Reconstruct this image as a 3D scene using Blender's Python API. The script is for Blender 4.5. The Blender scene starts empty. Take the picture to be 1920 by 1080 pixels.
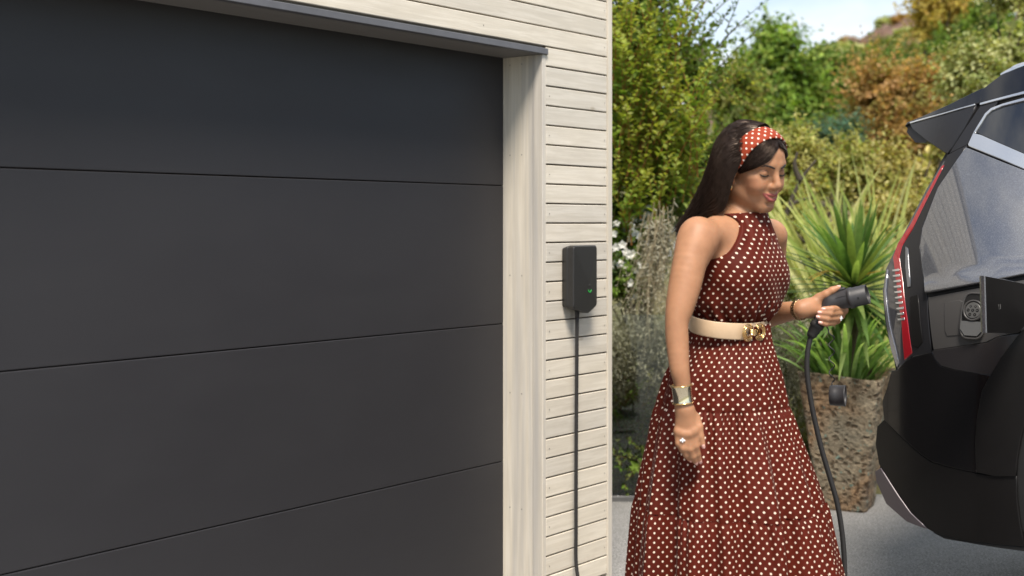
import bpy, bmesh, math, random
import numpy as np
from mathutils import Vector, Matrix, noise as mnoise
R = math.radians
SC = bpy.context.scene
COL = SC.collection
rng = random.Random(7)
nrng = np.random.default_rng(7)

# ------------------------------------------------------------------ camera, sky, sun, exposure
CAMZ, FPX = 1.40, 2400.0            # eye height in metres, focal length in photograph pixels (1920 wide)
cam_d = bpy.data.cameras.new('camera'); cam = bpy.data.objects.new('camera', cam_d); COL.objects.link(cam)
cam.location = (0, 0, CAMZ); cam.rotation_euler = (R(90), 0, 0)
cam_d.sensor_width = 36; cam_d.lens = 36 * FPX / 1920; cam_d.shift_y = -(540 - 419) / 1920
cam_d.clip_end = 3000; cam_d.clip_start = .05
cam_d.dof.use_dof = True; cam_d.dof.focus_distance = 3.9; cam_d.dof.aperture_fstop = 2.8
SC.camera = cam

SUN_AZ, SUN_EL = (0.06, -0.85), 58.0   # horizontal direction towards the sun, elevation
world = bpy.data.worlds.new('World'); SC.world = world; world.use_nodes = True
wn = world.node_tree; wn.nodes.clear()
def wnode(t, **k):
    n = wn.nodes.new(t)
    for a, b in k.items(): setattr(n, a, b)
    return n
w_out = wnode('ShaderNodeOutputWorld'); w_bg = wnode('ShaderNodeBackground')
w_sky = wnode('ShaderNodeTexSky', sky_type='NISHITA', sun_disc=False)
w_sky.sun_elevation = R(SUN_EL); w_sky.sun_rotation = math.atan2(SUN_AZ[0], SUN_AZ[1])
w_sky.air_density = 1.0; w_sky.dust_density = .3; w_sky.ozone_density = 2.0
w_tc = wnode('ShaderNodeTexCoord'); w_map = wnode('ShaderNodeMapping'); w_map.inputs['Scale'].default_value = (1, 1, 2.6)
w_map.inputs['Location'].default_value = (3.1, .4, .3)
w_no = wnode('ShaderNodeTexNoise'); w_no.inputs['Scale'].default_value = 2.3; w_no.inputs['Detail'].default_value = 7; w_no.inputs['Roughness'].default_value = .55
w_rp = wnode('ShaderNodeValToRGB'); w_rp.color_ramp.elements[0].position = .40; w_rp.color_ramp.elements[1].position = .64
w_mx = wnode('ShaderNodeMix', data_type='RGBA'); w_mx.inputs['B'].default_value = (7.4, 7.4, 7.3, 1)
L = wn.links.new
L(w_tc.outputs['Generated'], w_map.inputs['Vector']); L(w_map.outputs['Vector'], w_no.inputs['Vector'])
L(w_no.outputs['Fac'], w_rp.inputs['Fac']); L(w_rp.outputs['Color'], w_mx.inputs['Factor'])
L(w_sky.outputs['Color'], w_mx.inputs['A']); L(w_mx.outputs['Result'], w_bg.inputs['Color'])
w_bg.inputs['Strength'].default_value = .09
L(w_bg.outputs['Background'], w_out.inputs['Surface'])
sun_d = bpy.data.lights.new('sun', 'SUN'); sun_d.energy = 3.4; sun_d.angle = R(18); sun_d.color = (1, .905, .79)
sun = bpy.data.objects.new('sun', sun_d); COL.objects.link(sun)
_h = math.hypot(*SUN_AZ)
SUN_DIR = Vector((SUN_AZ[0] / _h * math.cos(R(SUN_EL)), SUN_AZ[1] / _h * math.cos(R(SUN_EL)), math.sin(R(SUN_EL))))
sun.rotation_euler = SUN_DIR.to_track_quat('Z', 'Y').to_euler()
vs = SC.view_settings; vs.view_transform = 'Standard'; vs.look = 'None'; vs.gamma = 1; vs.use_curve_mapping = False
vs.exposure = 0.90
SC.render.engine = 'CYCLES'; SC.cycles.use_denoising = True
SC.cycles.max_bounces = 8; SC.cycles.transparent_max_bounces = 12; SC.cycles.caustics_reflective = False; SC.cycles.caustics_refractive = False

# ------------------------------------------------------------------ helpers
def W(px, py, Y):                       # photograph pixel at distance Y -> point
    return np.array([(px - 960) / FPX * Y, Y, CAMZ - (py - 419) / FPX * Y])

def mesh(name, V, F, mat=None, parent=None, smooth=False, origin=None, uv=None, col=None, mats=None, fmat=None, normals=None):
    """one mesh object; V are world points, shifted to the origin of the parent (or to `origin`)"""
    V = np.asarray(V, dtype=float).reshape(-1, 3)
    if origin is None:
        origin = np.array(parent['_o']) if parent is not None and '_o' in parent else np.zeros(3)
    me = bpy.data.meshes.new(name)
    V = V - origin
    if isinstance(F, np.ndarray) and F.ndim == 2:
        n, k = F.shape
        me.vertices.add(len(V)); me.vertices.foreach_set('co', V.ravel())
        me.loops.add(n * k); me.loops.foreach_set('vertex_index', F.ravel().astype(np.int32))
        me.polygons.add(n); me.polygons.foreach_set('loop_start', np.arange(0, n * k, k, dtype=np.int32))
        me.polygons.foreach_set('loop_total', np.full(n, k, dtype=np.int32))
        me.update(calc_edges=True); me.validate()
    else:
        me.from_pydata(V.tolist(), [], [tuple(f) for f in F]); me.update()
    if uv is not None:                  # per-vertex or per-loop uv
        uv = np.asarray(uv, dtype=float); l = me.uv_layers.new(name='UVMap')
        idx = np.empty(len(me.loops), dtype=np.int32); me.loops.foreach_get('vertex_index', idx)
        l.data.foreach_set('uv', (uv[idx] if len(uv) == len(V) else uv).ravel())
    if col is not None:                 # per-vertex tint
        a = me.color_attributes.new('tint', 'FLOAT_COLOR', 'POINT')
        c = np.ones((len(V), 4)); c[:, :3] = np.asarray(col); a.data.foreach_set('color', c.ravel())
    me.polygons.foreach_set('use_smooth', np.full(len(me.polygons), bool(smooth)))
    if mats:
        for m in mats: me.materials.append(m)
        if fmat is not None: me.polygons.foreach_set('material_index', np.asarray(fmat, dtype=np.int32))
    elif mat: me.materials.append(mat)
    if normals is not None: me.normals_split_custom_set_from_vertices(np.asarray(normals).tolist())
    o = bpy.data.objects.new(name, me); COL.objects.link(o)
    if parent is not None:
        o.parent = parent; o['_o'] = list(map(float, origin))
    else: o.location = origin
    return o

def thing(name, label, cat, loc, group=None, rz=0):
    o = bpy.data.objects.new(name, None); COL.objects.link(o); o.location = loc; o.rotation_euler = (0, 0, rz)
    o.empty_display_size = .1
    o['label'] = label; o['category'] = cat; o['_o'] = [float(x) for x in loc]
    if group: o['group'] = group
    return o
def tag(o, label=None, cat=None, group=None, kind=None):
    if label: o['label'] = label
    if cat: o['category'] = cat
    if group: o['group'] = group
    if kind: o['kind'] = kind
    return o

class MB:                               # collects simple shapes into one mesh
    def __init__(s): s.V = []; s.F = []; s.n = 0; s.C = []
    def add(s, V, F, c=None):
        V = np.asarray(V, float).reshape(-1, 3); s.V.append(V); s.F += [tuple(int(i) + s.n for i in f) for f in F]; s.n += len(V)
        if c is not None: s.C.append(np.tile(np.asarray(c, float), (len(V), 1)))
        return s
    def box(s, a, b, bev=0.0):
        x0, y0, z0 = np.minimum(a, b); x1, y1, z1 = np.maximum(a, b)
        if bev <= 0:
            V = [(x, y, z) for x in (x0, x1) for y in (y0, y1) for z in (z0, z1)]
            return s.add(V, [(0, 1, 3, 2), (4, 6, 7, 5), (0, 4, 5, 1), (2, 3, 7, 6), (0, 2, 6, 4), (1, 5, 7, 3)])
        bm = bmesh.new(); bmesh.ops.create_cube(bm, size=1)
        for v in bm.verts: v.co = Vector((x0 + (v.co.x + .5) * (x1 - x0), y0 + (v.co.y + .5) * (y1 - y0), z0 + (v.co.z + .5) * (z1 - z0)))
        bmesh.ops.bevel(bm, geom=bm.edges[:], offset=bev, segments=2, affect='EDGES', profile=.5)
        return s.bm(bm)
    def bm(s, bm):
        bm.verts.ensure_lookup_table()
        for i, v in enumerate(bm.verts): v.index = i
        s.add([v.co[:] for v in bm.verts], [[v.index for v in f.verts] for f in bm.faces]); bm.free(); return s
    def tube(s, P, r, n=8, cap=True):
        V, F = tube(P, r, n, cap); return s.add(V, F)
    def build(s, name, mat=None, parent=None, smooth=False, xf=None, **k):
        V = np.concatenate(s.V) if s.V else np.zeros((0, 3))
        if xf is not None: V = xf(V)
        return mesh(name, V, s.F, mat, parent, smooth, **k)

def frames(P):
    P = np.asarray(P, float); T = np.gradient(P, axis=0); T /= np.linalg.norm(T, axis=1)[:, None] + 1e-12
    up = np.array([0, 0, 1.]) if abs(T[0][2]) < .9 else np.array([1., 0, 0])
    N = np.zeros_like(P); n = up - T[0] * up.dot(T[0]); N[0] = n / np.linalg.norm(n)
    for i in range(1, len(P)):
        n = N[i - 1] - T[i] * N[i - 1].dot(T[i]); N[i] = n / (np.linalg.norm(n) + 1e-12)
    return T, N, np.cross(T, N)
def tube(P, r, n=8, cap=True):
    P = np.asarray(P, float); m = len(P); r = np.broadcast_to(np.asarray(r, float), (m,))
    T, N, B = frames(P); a = np.arange(n) / n * 2 * math.pi
    V = P[:, None, :] + r[:, None, None] * (N[:, None, :] * np.cos(a)[None, :, None] + B[:, None, :] * np.sin(a)[None, :, None])
    F = [(i * n + j, i * n + (j + 1) % n, (i + 1) * n + (j + 1) % n, (i + 1) * n + j) for i in range(m - 1) for j in range(n)]
    if cap: F += [tuple(range(n - 1, -1, -1)), tuple((m - 1) * n + j for j in range(n))]
    return V.reshape(-1, 3), F
def spline(P, k=8, closed=False):       # Catmull-Rom through P
    P = np.asarray(P, float); n = len(P)
    if closed: Q = np.concatenate([P[-1:], P, P[:2]]); m = n
    else: Q = np.concatenate([2 * P[:1] - P[1:2], P, 2 * P[-1:] - P[-2:-1]]); m = n - 1
    out = []
    for i in range(m):
        p0, p1, p2, p3 = Q[i:i + 4]
        t = (np.arange(k) / k)[:, None]
        out.append(.5 * (2 * p1 + (p2 - p0) * t + (2 * p0 - 5 * p1 + 4 * p2 - p3) * t ** 2 + (3 * p1 - p0 - 3 * p2 + p3) * t ** 3))
    if not closed: out.append(P[-1:])
    return np.concatenate(out)
def grid_faces(nu, nv, wrap_u=False):
    i = np.arange(nu if wrap_u else nu - 1); j = np.arange(nv - 1)
    I, J = np.meshgrid(i, j, indexing='ij'); I2 = (I + 1) % nu
    return np.stack([I * nv + J, I2 * nv + J, I2 * nv + J + 1, I * nv + J + 1], -1).reshape(-1, 4)
def lathe(prof, n=32):                  # prof: list of (r, z)
    V = [(r * math.cos(2 * math.pi * k / n), r * math.sin(2 * math.pi * k / n), z) for r, z in prof for k in range(n)]
    F = [(i * n + k, i * n + (k + 1) % n, (i + 1) * n + (k + 1) % n, (i + 1) * n + k) for i in range(len(prof) - 1) for k in range(n)]
    return V, F
def frame_to(V, o, x, y, z):            # local coords -> world by axes
    V = np.asarray(V, float); return np.asarray(o) + V[:, :1] * np.asarray(x) + V[:, 1:2] * np.asarray(y) + V[:, 2:3] * np.asarray(z)
def unit(v): v = np.asarray(v, float); return v / np.linalg.norm(v)
def smoothstep(a, b, x):
    t = np.clip((np.asarray(x, float) - a) / (b - a), 0, 1); return t * t * (3 - 2 * t)

# ------------------------------------------------------------------ materials
class NT:
    def __init__(s, name):
        s.m = bpy.data.materials.new(name); s.m.use_nodes = True; s.t = s.m.node_tree; s.t.nodes.clear()
        s.out = s.n('ShaderNodeOutputMaterial'); s.p = s.n('ShaderNodeBsdfPrincipled'); s.l(s.p.outputs[0], s.out.inputs[0])
    def n(s, t, **k):
        n = s.t.nodes.new(t)
        for a, b in k.items():
            if a.startswith('i_'): n.inputs[a[2:].replace('_', ' ')].default_value = b
            else: setattr(n, a, b)
        return n
    def l(s, a, b): s.t.links.new(a, b)
    def val(s, name, v): s.p.inputs[name].default_value = v
    def noise(s, vec, scale, detail=4, rough=.55, dist=0):
        n = s.n('ShaderNodeTexNoise'); n.inputs['Scale'].default_value = scale; n.inputs['Detail'].default_value = detail
        n.inputs['Roughness'].default_value = rough; n.inputs['Distortion'].default_value = dist
        if vec is not None: s.l(vec, n.inputs['Vector'])
        return n.outputs['Fac']
    def ramp(s, fac, stops):
        r = s.n('ShaderNodeValToRGB'); e = r.color_ramp.elements
        while len(e) < len(stops): e.new(.5)
        for k, (p, c) in enumerate(stops): e[k].position = p; e[k].color = (*c, 1) if len(c) == 3 else c
        s.l(fac, r.inputs[0]); return r.outputs[0]
    def math(s, op, a, b=None, c=None):
        n = s.n('ShaderNodeMath', operation=op)
        for k, x in enumerate((a, b, c)):
            if x is None: continue
            if isinstance(x, (int, float)): n.inputs[k].default_value = x
            else: s.l(x, n.inputs[k])
        return n.outputs[0]
    def mix(s, f, a, b, blend='MIX'):
        n = s.n('ShaderNodeMix', data_type='RGBA', blend_type=blend)
        for k, x in (('Factor', f), ('A', a), ('B', b)):
            if isinstance(x, (int, float)): n.inputs[k].default_value = x
            elif isinstance(x, tuple): n.inputs[k].default_value = (*x, 1) if len(x) == 3 else x
            else: s.l(x, n.inputs[k])
        return n.outputs['Result']
    def coord(s, which='Object', scale=(1, 1, 1), rnd=False):
        tc = s.n('ShaderNodeTexCoord'); mp = s.n('ShaderNodeMapping'); mp.inputs['Scale'].default_value = scale
        s.l(tc.outputs[which], mp.inputs['Vector'])
        if rnd:
            oi = s.n('ShaderNodeObjectInfo'); mu = s.n('ShaderNodeVectorMath', operation='SCALE'); cb = s.n('ShaderNodeCombineXYZ')
            for k in range(3): s.l(s.math('MULTIPLY', oi.outputs['Random'], (37.0, 91.0, 53.0)[k]), cb.inputs[k])
            s.l(cb.outputs[0], mp.inputs['Location'])
        return mp.outputs[0]
    def bump(s, h, strength=.3, dist=.01):
        b = s.n('ShaderNodeBump'); b.inputs['Strength'].default_value = strength; b.inputs['Distance'].default_value = dist
        s.l(h, b.inputs['Height']); s.l(b.outputs[0], s.p.inputs['Normal'])
    def base(s, c):
        if isinstance(c, tuple): s.p.inputs['Base Color'].default_value = (*c, 1)
        else: s.l(c, s.p.inputs['Base Color'])
def simple(name, c, rough=.5, metal=0, spec=.5, coat=0, var=.0, vscale=20, bump=0, bscale=200):
    t = NT(name); t.val('Roughness', rough); t.val('Metallic', metal); t.val('Specular IOR Level', spec); t.val('Coat Weight', coat); t.val('Coat Roughness', .03)
    if var > 0:
        f = t.noise(t.coord(), vscale, 5)
        t.base(t.ramp(f, [(.25, tuple(x * (1 - var) for x in c)), (.75, tuple(min(1, x * (1 + var)) for x in c))]))
    else: t.base(c)
    if bump > 0: t.bump(t.noise(t.coord(), bscale, 3), bump, .002)
    return t.m
def leaf_mat(name, rough=.45, trans=.35, gain=1.0):
    """leaf colour comes from each leaf's own tint; a little light passes through the blade"""
    t = NT(name); a = t.n('ShaderNodeVertexColor', layer_name='tint')
    n = t.noise(t.coord(), 30, 3)
    c = t.mix(1.0, a.outputs[0], t.ramp(n, [(.3, (.8 * gain,) * 3), (.7, (1.15 * gain,) * 3)]), 'MULTIPLY')
    t.base(c); t.val('Roughness', rough); t.val('Specular IOR Level', .22)
    tr = t.n('ShaderNodeBsdfTranslucent'); t.l(t.mix(1.0, c, (1.5, 1.45, .7), 'MULTIPLY'), tr.inputs[0])
    mx = t.n('ShaderNodeMixShader'); mx.inputs[0].default_value = trans
    t.l(t.p.outputs[0], mx.inputs[1]); t.l(tr.outputs[0], mx.inputs[2]); t.l(mx.outputs[0], t.out.inputs[0])
    return t.m
# ------------------------------------------------------------------ ground and terrain
def m_drive():
    t = NT('driveway_asphalt'); v = t.coord('Object')
    f1 = t.noise(v, 1.3, 5); f2 = t.noise(v, 110, 3, .7); f3 = t.noise(v, 22, 4)
    c = t.ramp(f1, [(.3, (.24, .238, .232)), (.7, (.30, .297, .29))])
    c = t.mix(.75, c, t.ramp(f2, [(.36, (.35,) * 3), (.55, (1.0,) * 3), (.68, (1.7,) * 3)]), 'MULTIPLY')
    c = t.mix(.4, c, t.ramp(f3, [(.35, (.75,) * 3), (.65, (1.15,) * 3)]), 'MULTIPLY')
    t.base(c); t.val('Roughness', .9); t.val('Specular IOR Level', .25); t.bump(f2, .6, .006); return t.m
def m_soil():
    t = NT('bank_soil'); v = t.coord('Object'); f = t.noise(v, 2.2, 6); g = t.noise(v, 35, 4)
    c = t.ramp(f, [(.3, (.075, .085, .028)), (.5, (.14, .13, .05)), (.72, (.20, .17, .085))])
    t.base(t.mix(.5, c, t.ramp(g, [(.3, (.6,) * 3), (.7, (1.3,) * 3)]), 'MULTIPLY')); t.val('Roughness', 1); t.bump(g, .8, .05); return t.m
def m_heath():
    t = NT('heather_hillside'); v = t.coord('Object'); f = t.noise(v, .55, 8, .72); g = t.noise(v, 5, 6, .7)
    c = t.ramp(f, [(.30, (.10, .115, .04)), (.45, (.26, .15, .09)), (.58, (.34, .21, .155)), (.70, (.42, .34, .27))])
    t.base(t.mix(.5, c, t.ramp(g, [(.32, (.25,) * 3), (.68, (1.5,) * 3)]), 'MULTIPLY')); t.val('Roughness', 1); t.bump(g, 1, .4); return t.m
def sheet(name, x0, x1, y0, y1, z, mat):
    return tag(mesh(name, [(x0, y0, z), (x1, y0, z), (x1, y1, z), (x0, y1, z)], [(0, 1, 2, 3)], mat), kind='structure')
sheet('ground', -900, 900, -900, 900, -.012, simple('far_ground', (.12, .125, .05), .95, var=.3, vscale=.05))
_dv = []; _df = []
sheet('driveway', -9, 14, -10, 6.62, 0, m_drive())

def terrain(X, Y):
    b = np.interp(Y, [6.6, 7.5, 9, 12, 17, 25, 45, 52, 240], [0, .35, .95, 1.75, 3.0, 4.5, 8.35, 8.6, 5.0])
    s = .62 + .38 * smoothstep(.10, .33, X / np.maximum(Y, 1))   # lower to the left, high to the right
    n = .12 * np.sin(X * .7 + 1.3) * np.sin(Y * .55) * smoothstep(8, 14, Y) + smoothstep(26, 40, Y) * (.22 * np.sin(X * 1.9 + Y * .3) + .16 * np.sin(X * 4.3 + 2 + Y * .7) + .10 * np.sin(X * 8.1 + Y * 1.9))
    return b * s + n - .05
def hill():
    ys = np.concatenate([np.linspace(6.62, 12, 22), np.linspace(12.4, 60, 60), np.linspace(63, 240, 12)])
    xs = np.linspace(-40, 70, 300)
    X, Y = np.meshgrid(xs, ys, indexing='ij'); Z = terrain(X, Y)
    V = np.stack([X, Y, Z], -1).reshape(-1, 3)
    F = grid_faces(len(xs), len(ys)); yc = V[F].mean(1)[:, 1]
    o = mesh('hill', V, F, smooth=True, mats=[m_soil(), m_heath()], fmat=(yc > 30).astype(int))
    return tag(o, kind='structure')
hill()

# ------------------------------------------------------------------ garage
def m_wood(name, vertical=False, grey=0.0):
    t = NT(name); v = t.coord('Object', (1.6, 1.6, 30) if not vertical else (22, 22, 1.1), rnd=True)
    f = t.noise(v, 2.2, 7, .62, .6); v2 = t.coord('Object', (3, 3, 9) if not vertical else (9, 9, 3), rnd=True); g = t.noise(v2, 1.3, 4)
    fine = t.noise(t.coord('Object', (6, 6, 260) if not vertical else (220, 220, 5), rnd=True), 1.6, 4)
    a, b = (.64, .593, .508), (.715, .67, .588)
    c = t.ramp(f, [(.25, tuple(x * .93 for x in a)), (.45, a), (.62, b)])
    c = t.mix(.35, c, t.ramp(g, [(.32, (.84, .835, .82)), (.6, (1.04, 1.03, 1.0))]), 'MULTIPLY')
    c = t.mix(.25, c, t.ramp(fine, [(.3, (.88,) * 3), (.6, (1.04,) * 3)]), 'MULTIPLY')
    if vertical:                      # weathered streak of grey along the outer edge of the jamb
        s = t.noise(t.coord('Object', (14, 14, .35)), 1.2, 3)
        c = t.mix(t.ramp(s, [(.48, (0, 0, 0)), (.66, (.75, .75, .75))]), c, (.42, .41, .40))
    k = t.n('ShaderNodeTexVoronoi'); k.inputs['Scale'].default_value = 2.3; t.l(t.coord('Object', (1, 1, 2.2), rnd=True), k.inputs['Vector'])
    kn = t.ramp(k.outputs['Distance'], [(.015, (.55, .5, .42)), (.05, (1, 1, 1))]); c = t.mix(.8, c, kn, 'MULTIPLY')
    oi = t.n('ShaderNodeObjectInfo'); c = t.mix(1.0, c, t.ramp(oi.outputs['Random'], [(0, (.88, .885, .895)), (.5, (.98, .97, .955)), (1, (1.04, 1.03, 1.01))]), 'MULTIPLY')
    t.base(c); t.val('Roughness', .62); t.val('Specular IOR Level', .3); t.bump(fine, .25, .002); return t.m
M_board = m_wood('bleached_board'); M_jamb = m_wood('weathered_jamb_board', True)
M_gap = simple('board_gap_batten', (.16, .11, .07), .9)
def m_door():
    t = NT('anthracite_door_coat'); f = t.noise(t.coord('Object', (2, 2, 2)), 420, 2); g = t.noise(t.coord('Object', (.5, 1, .8)), 1.6, 3)
    c = t.ramp(g, [(.3, (.0245, .0238, .0268)), (.7, (.030, .0293, .0322))]); d = t.noise(t.coord('Object', (1.5, 1, 6)), 2.5, 6, .65); t.base(t.mix(t.ramp(d, [(.5, (0, 0, 0)), (.8, (.008, .008, .008))]), c, (.12, .115, .105))); t.l(t.ramp(d, [(.3, (.46,) * 3), (.7, (.54,) * 3)]), t.p.inputs['Roughness']); t.val('Specular IOR Level', .35); t.bump(f, .22, .001); return t.m
M_door = m_door()
M_flash = simple('grey_steel_flashing', (.11, .11, .12), .38, 0, .5, var=.12)
M_nail = simple('nail_head', (.20, .18, .16), .5, .6)

GC = np.array([.367, 4.948, 0.]); GA = math.atan2(.7769, .6296)   # corner of the front wall, wall direction
WD = np.array([.6296, .7769, 0.]); WN = np.array([.7769, -.6296, 0.])
def wall_t(px):                      # distance along the wall from the corner for a pixel column
    k = (px - 960) / FPX; return (k * GC[1] - GC[0]) / (WD[0] - k * WD[1])
GH = 2.70; PITCH = .0708
gar = thing('garage', 'garage clad in bleached horizontal boards around a wide dark sectional door', 'garage', (*GC[:2], 0), rz=GA)
gar['_o'] = [0, 0, 0]                # children are written in wall coordinates: x along the wall, -y outwards
T_IN = wall_t(1008); T_B0 = wall_t(1015.5); T_B1 = wall_t(1130.5); T_L = T_IN - 4.95; T_END = T_L - .62
Z_LINT = 2.012
def board(x0, x1, z0, th=.020, h=PITCH - .0052):
    m = MB(); m.box((x0, -th, z0), (x1, 0, z0 + h), .0022); return m
shared = {}
k0 = -20
for k in range(k0, 30):
    z0 = CAMZ + k * PITCH + .0035
    if z0 < .015 or z0 + PITCH > GH: continue
    spans = [(T_B0, T_B1 - .002)] if z0 < Z_LINT + .005 else [(T_END + .05, T_B1 - .002)]
    if z0 < Z_LINT + .005: spans.append((T_END + .05, T_L - .035))
    for x0, x1 in spans:
        key = (round(x0, 3), round(x1, 3))
        if key not in shared:
            o = board(x0, x1, 0).build('board', M_board, gar); shared[key] = o.data
        else:
            o = bpy.data.objects.new('board', shared[key]); COL.objects.link(o); o.parent = gar
        o.location = (0, rng.uniform(-.0012, .0012), z0)
m = MB(); m.box((T_B1, -.024, 0), (0, .06, GH)); m.build('corner_trim', M_jamb, gar)
m = MB(); m.box((T_IN, -.022, .0), (T_B0 - .002, .022, Z_LINT - .004), .002); m.build('jamb_trim', M_jamb, gar)
# reveal of the opening: two boards side by side, seen almost square on
DEP = .161
m = MB(); m.box((T_IN + .003, .0225, 0), (T_IN + .03, DEP + .03, Z_LINT - .004)); m.build('door_jamb', M_jamb, gar)
m = MB(); m.box((T_L - .03, .0, 0), (T_L, DEP + .03, Z_LINT - .004)); m.build('door_jamb', M_jamb, gar)
# core walls behind the boards, side and back walls, roof
m = MB()
m.box((T_IN + .031, .004, 0), (-.03, .058, GH)); m.box((T_END, .004, Z_LINT + .05), (T_IN + .031, .058, GH)); m.box((T_END, .004, 0), (T_L - .031, .058, Z_LINT + .05))
m.build('batten_wall', M_gap, gar)
m = MB(); m.box((-.012, .06, 0), (.004, 3.6, GH)); m.box((T_END, .06, 0), (T_END + .02, 3.6, GH)); m.box((T_END, 3.6, 0), (.004, 3.65, GH)); m.build('side_wall', M_board, gar)
m = MB(); m.box((T_END - .03, -.03, GH), (.03, 3.7, GH + .05)); m.build('roof', M_flash, gar)
# lintel: dark flashing nosing, painted soffit behind it
xr = wall_t(1016)
m = MB(); m.box((T_L - .03, -.030, Z_LINT - .004), (xr, -.004, Z_LINT + .018), .002); m.build('lintel_flashing', M_flash, gar)
m = MB(); m.box((T_L, -.0035, Z_LINT - .003), (T_IN + .028, .19, Z_LINT + .04)); m.build('lintel_soffit', simple('lintel_paint', (.20, .19, .18), .6), gar)
door = mesh('garage_door', *(lambda mb: (np.concatenate(mb.V), mb.F))(MB().box((T_L + .002, DEP + .03, .01), (T_IN + .001, DEP + .05, 2.06))), M_gap, gar)
pz = [.012, .525, 1.031, 1.539, 2.05]
for a, b in zip(pz[:-1], pz[1:]):
    m = MB(); m.box((T_L + .004, DEP, a + .0013), (T_IN + .002, DEP + .034, b - .0013), .0028); m.build('panel', M_door, door)
# nail heads
m = MB()
def nail(x, z, y=-.0208, side=False):
    a = np.arange(6) / 6 * 2 * math.pi; r = .0024
    if side: V = [(T_IN + .0022, x + r * math.cos(t), z + r * math.sin(t)) for t in a] + [(T_IN + .0015, x, z)]
    else: V = [(x + r * math.cos(t), y, z + r * math.sin(t)) for t in a] + [(x, y - .001, z)]
    m.add(V, [(i, (i + 1) % 6, 6) for i in range(6)])
for k in range(-20, 30):
    z = CAMZ + (k + .5) * PITCH
    if .05 < z < Z_LINT - .03 and k % 2 == 0: nail(T_B0 + .018, z, -.0222); nail(T_B1 - .02, z, -.0222)
    if z > Z_LINT + .03:
        nail(T_B1 - .02, z, -.0222)
        for j in range(6):
            if (k + j) % 2: nail(T_B0 - .35 - j * .42, z, -.0222)
for z in (.36, .78, 1.21, 1.65, 1.98):
    nail(.075, z, side=True); nail(.13, z, side=True)
tag(m.build('nail_heads', M_nail, gar), kind='stuff')

# ------------------------------------------------------------------ wall charger
M_blk = simple('charger_plastic', (.024, .0235, .023), .42, 0, .45, bump=.1, bscale=900)
M_rub = simple('cable_rubber', (.022, .021, .021), .55, 0, .4)
cx = wall_t(1092) + .0; 
def charger():
    xc = wall_t(1066); z0, z1 = CAMZ - (584 - 419) / 497, CAMZ - (459 - 419) / 497
    w = .074
    base = GC + WD * xc + WN * .022
    ch = thing('wall_charger', 'dark grey wall charger box with a lit green ring on the board wall', 'charger', (*base[:2], (z0 + z1) / 2), rz=GA)
    ch['_o'] = [0, 0, 0]; h = (z1 - z0) / 2
    # outline, counter-clockwise seen from outside: x right, z up; pointed bottom with the apex right of the middle
    def ring(s, y, sx=0, dz=0, ap=1):
        P = [(-w, -h + .022), (w * .28, -h), (w, -h + .022 * ap + .004), (w, h), (-w, h)]
        r = [.012, .006, .010, .012, .012]; out = []
        n = len(P)
        for i in range(n):
            p = np.array(P[i], float); a = np.array(P[i - 1], float); b = np.array(P[(i + 1) % n], float)
            u = unit(a - p); v = unit(b - p)
            for t in np.linspace(0, 1, 6):
                q = (p + u * r[i]) * (1 - t) ** 2 + p * 2 * t * (1 - t) + (p + v * r[i]) * t ** 2
                out.append((q[0] * s + sx, y, q[1] * s + dz))
        return out
    def skin(rings, name, mat):
        n = len(rings[0]); V = [p for r_ in rings for p in r_]
        F = [(i * n + j, i * n + (j + 1) % n, (i + 1) * n + (j + 1) % n, (i + 1) * n + j) for i in range(len(rings) - 1) for j in range(n)]
        F += [tuple(range(n))[::-1], tuple((len(rings) - 1) * n + j for j in range(n))]
        return mesh(name, V, F, mat, ch, True)
    o = skin([ring(.93, .0), ring(.98, -.020), ring(.98, -.030)], 'back_case', M_blk)
    o.data.polygons.foreach_set('use_smooth', [True] * (len(o.data.polygons)))
    # faceted front cover: a folded shield
    n = 30; f0 = ring(1, -.030); f1 = ring(1, -.052); f2 = ring(.965, -.056)
    ap = (w * .28, -.060, -.018); 
    V = f0 + f1 + f2 + [ap]; F = []
    for i in range(2):
        F += [(i * n + j, i * n + (j + 1) % n, (i + 1) * n + (j + 1) % n, (i + 1) * n + j) for j in range(n)]
    F += [(2 * n + j, 2 * n + (j + 1) % n, 3 * n) for j in range(n)]
    F.append(tuple(range(n))[::-1])
    mesh('front_cover', V, F, M_blk, ch, False)
    t = NT('green_led'); t.base((.02, .25, .04)); t.val('Emission Color', (.05, .9, .15, 1)); t.val('Emission Strength', .22)
    for s in (-1, 1):
        a = np.linspace(R(200), R(262), 8) if s < 0 else np.linspace(R(278), R(340), 8)
        P = [(ap[0] + .0095 * math.cos(x), -.0605, ap[2] - .020 + .013 * math.sin(x) + .004) for x in a]
        V, F = tube(P, .0013, 6); mesh('status_light', V, F, t.m, ch, True)
    P = [(ap[0] + .0075 * math.cos(x), -.0600, ap[2] - .006 + .005 * math.sin(x)) for x in np.linspace(R(20), R(160), 8)]
    V, F = tube(P, .0009, 6); mesh('logo_mark', V, F, simple('logo_grey', (.07, .07, .07), .3), ch, True)
    m = MB(); g = (-.012, -.026, -h + .02)
    m.tube([(g[0], g[1], g[2]), (g[0], g[1], g[2] - .035)], [.010, .0075], 12); m.build('cable_gland', M_rub, ch, True)
    zb = -(z0 + z1) / 2
    P = spline([(g[0], g[1], g[2] - .03), (g[0] + .001, -.024, -.30), (g[0] + .002, -.021, -.55), (g[0] - .001, -.022, -.9), (g[0] - .006, -.03, zb + .12), (g[0] - .02, -.09, zb + .012), (g[0] - .1, -.3, zb + .008), (g[0] + .1, -.7, zb + .008)], 10)
    V, F = tube(P, .0068, 12); mesh('cable', V, F, M_rub, ch, True)
charger()
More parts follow.
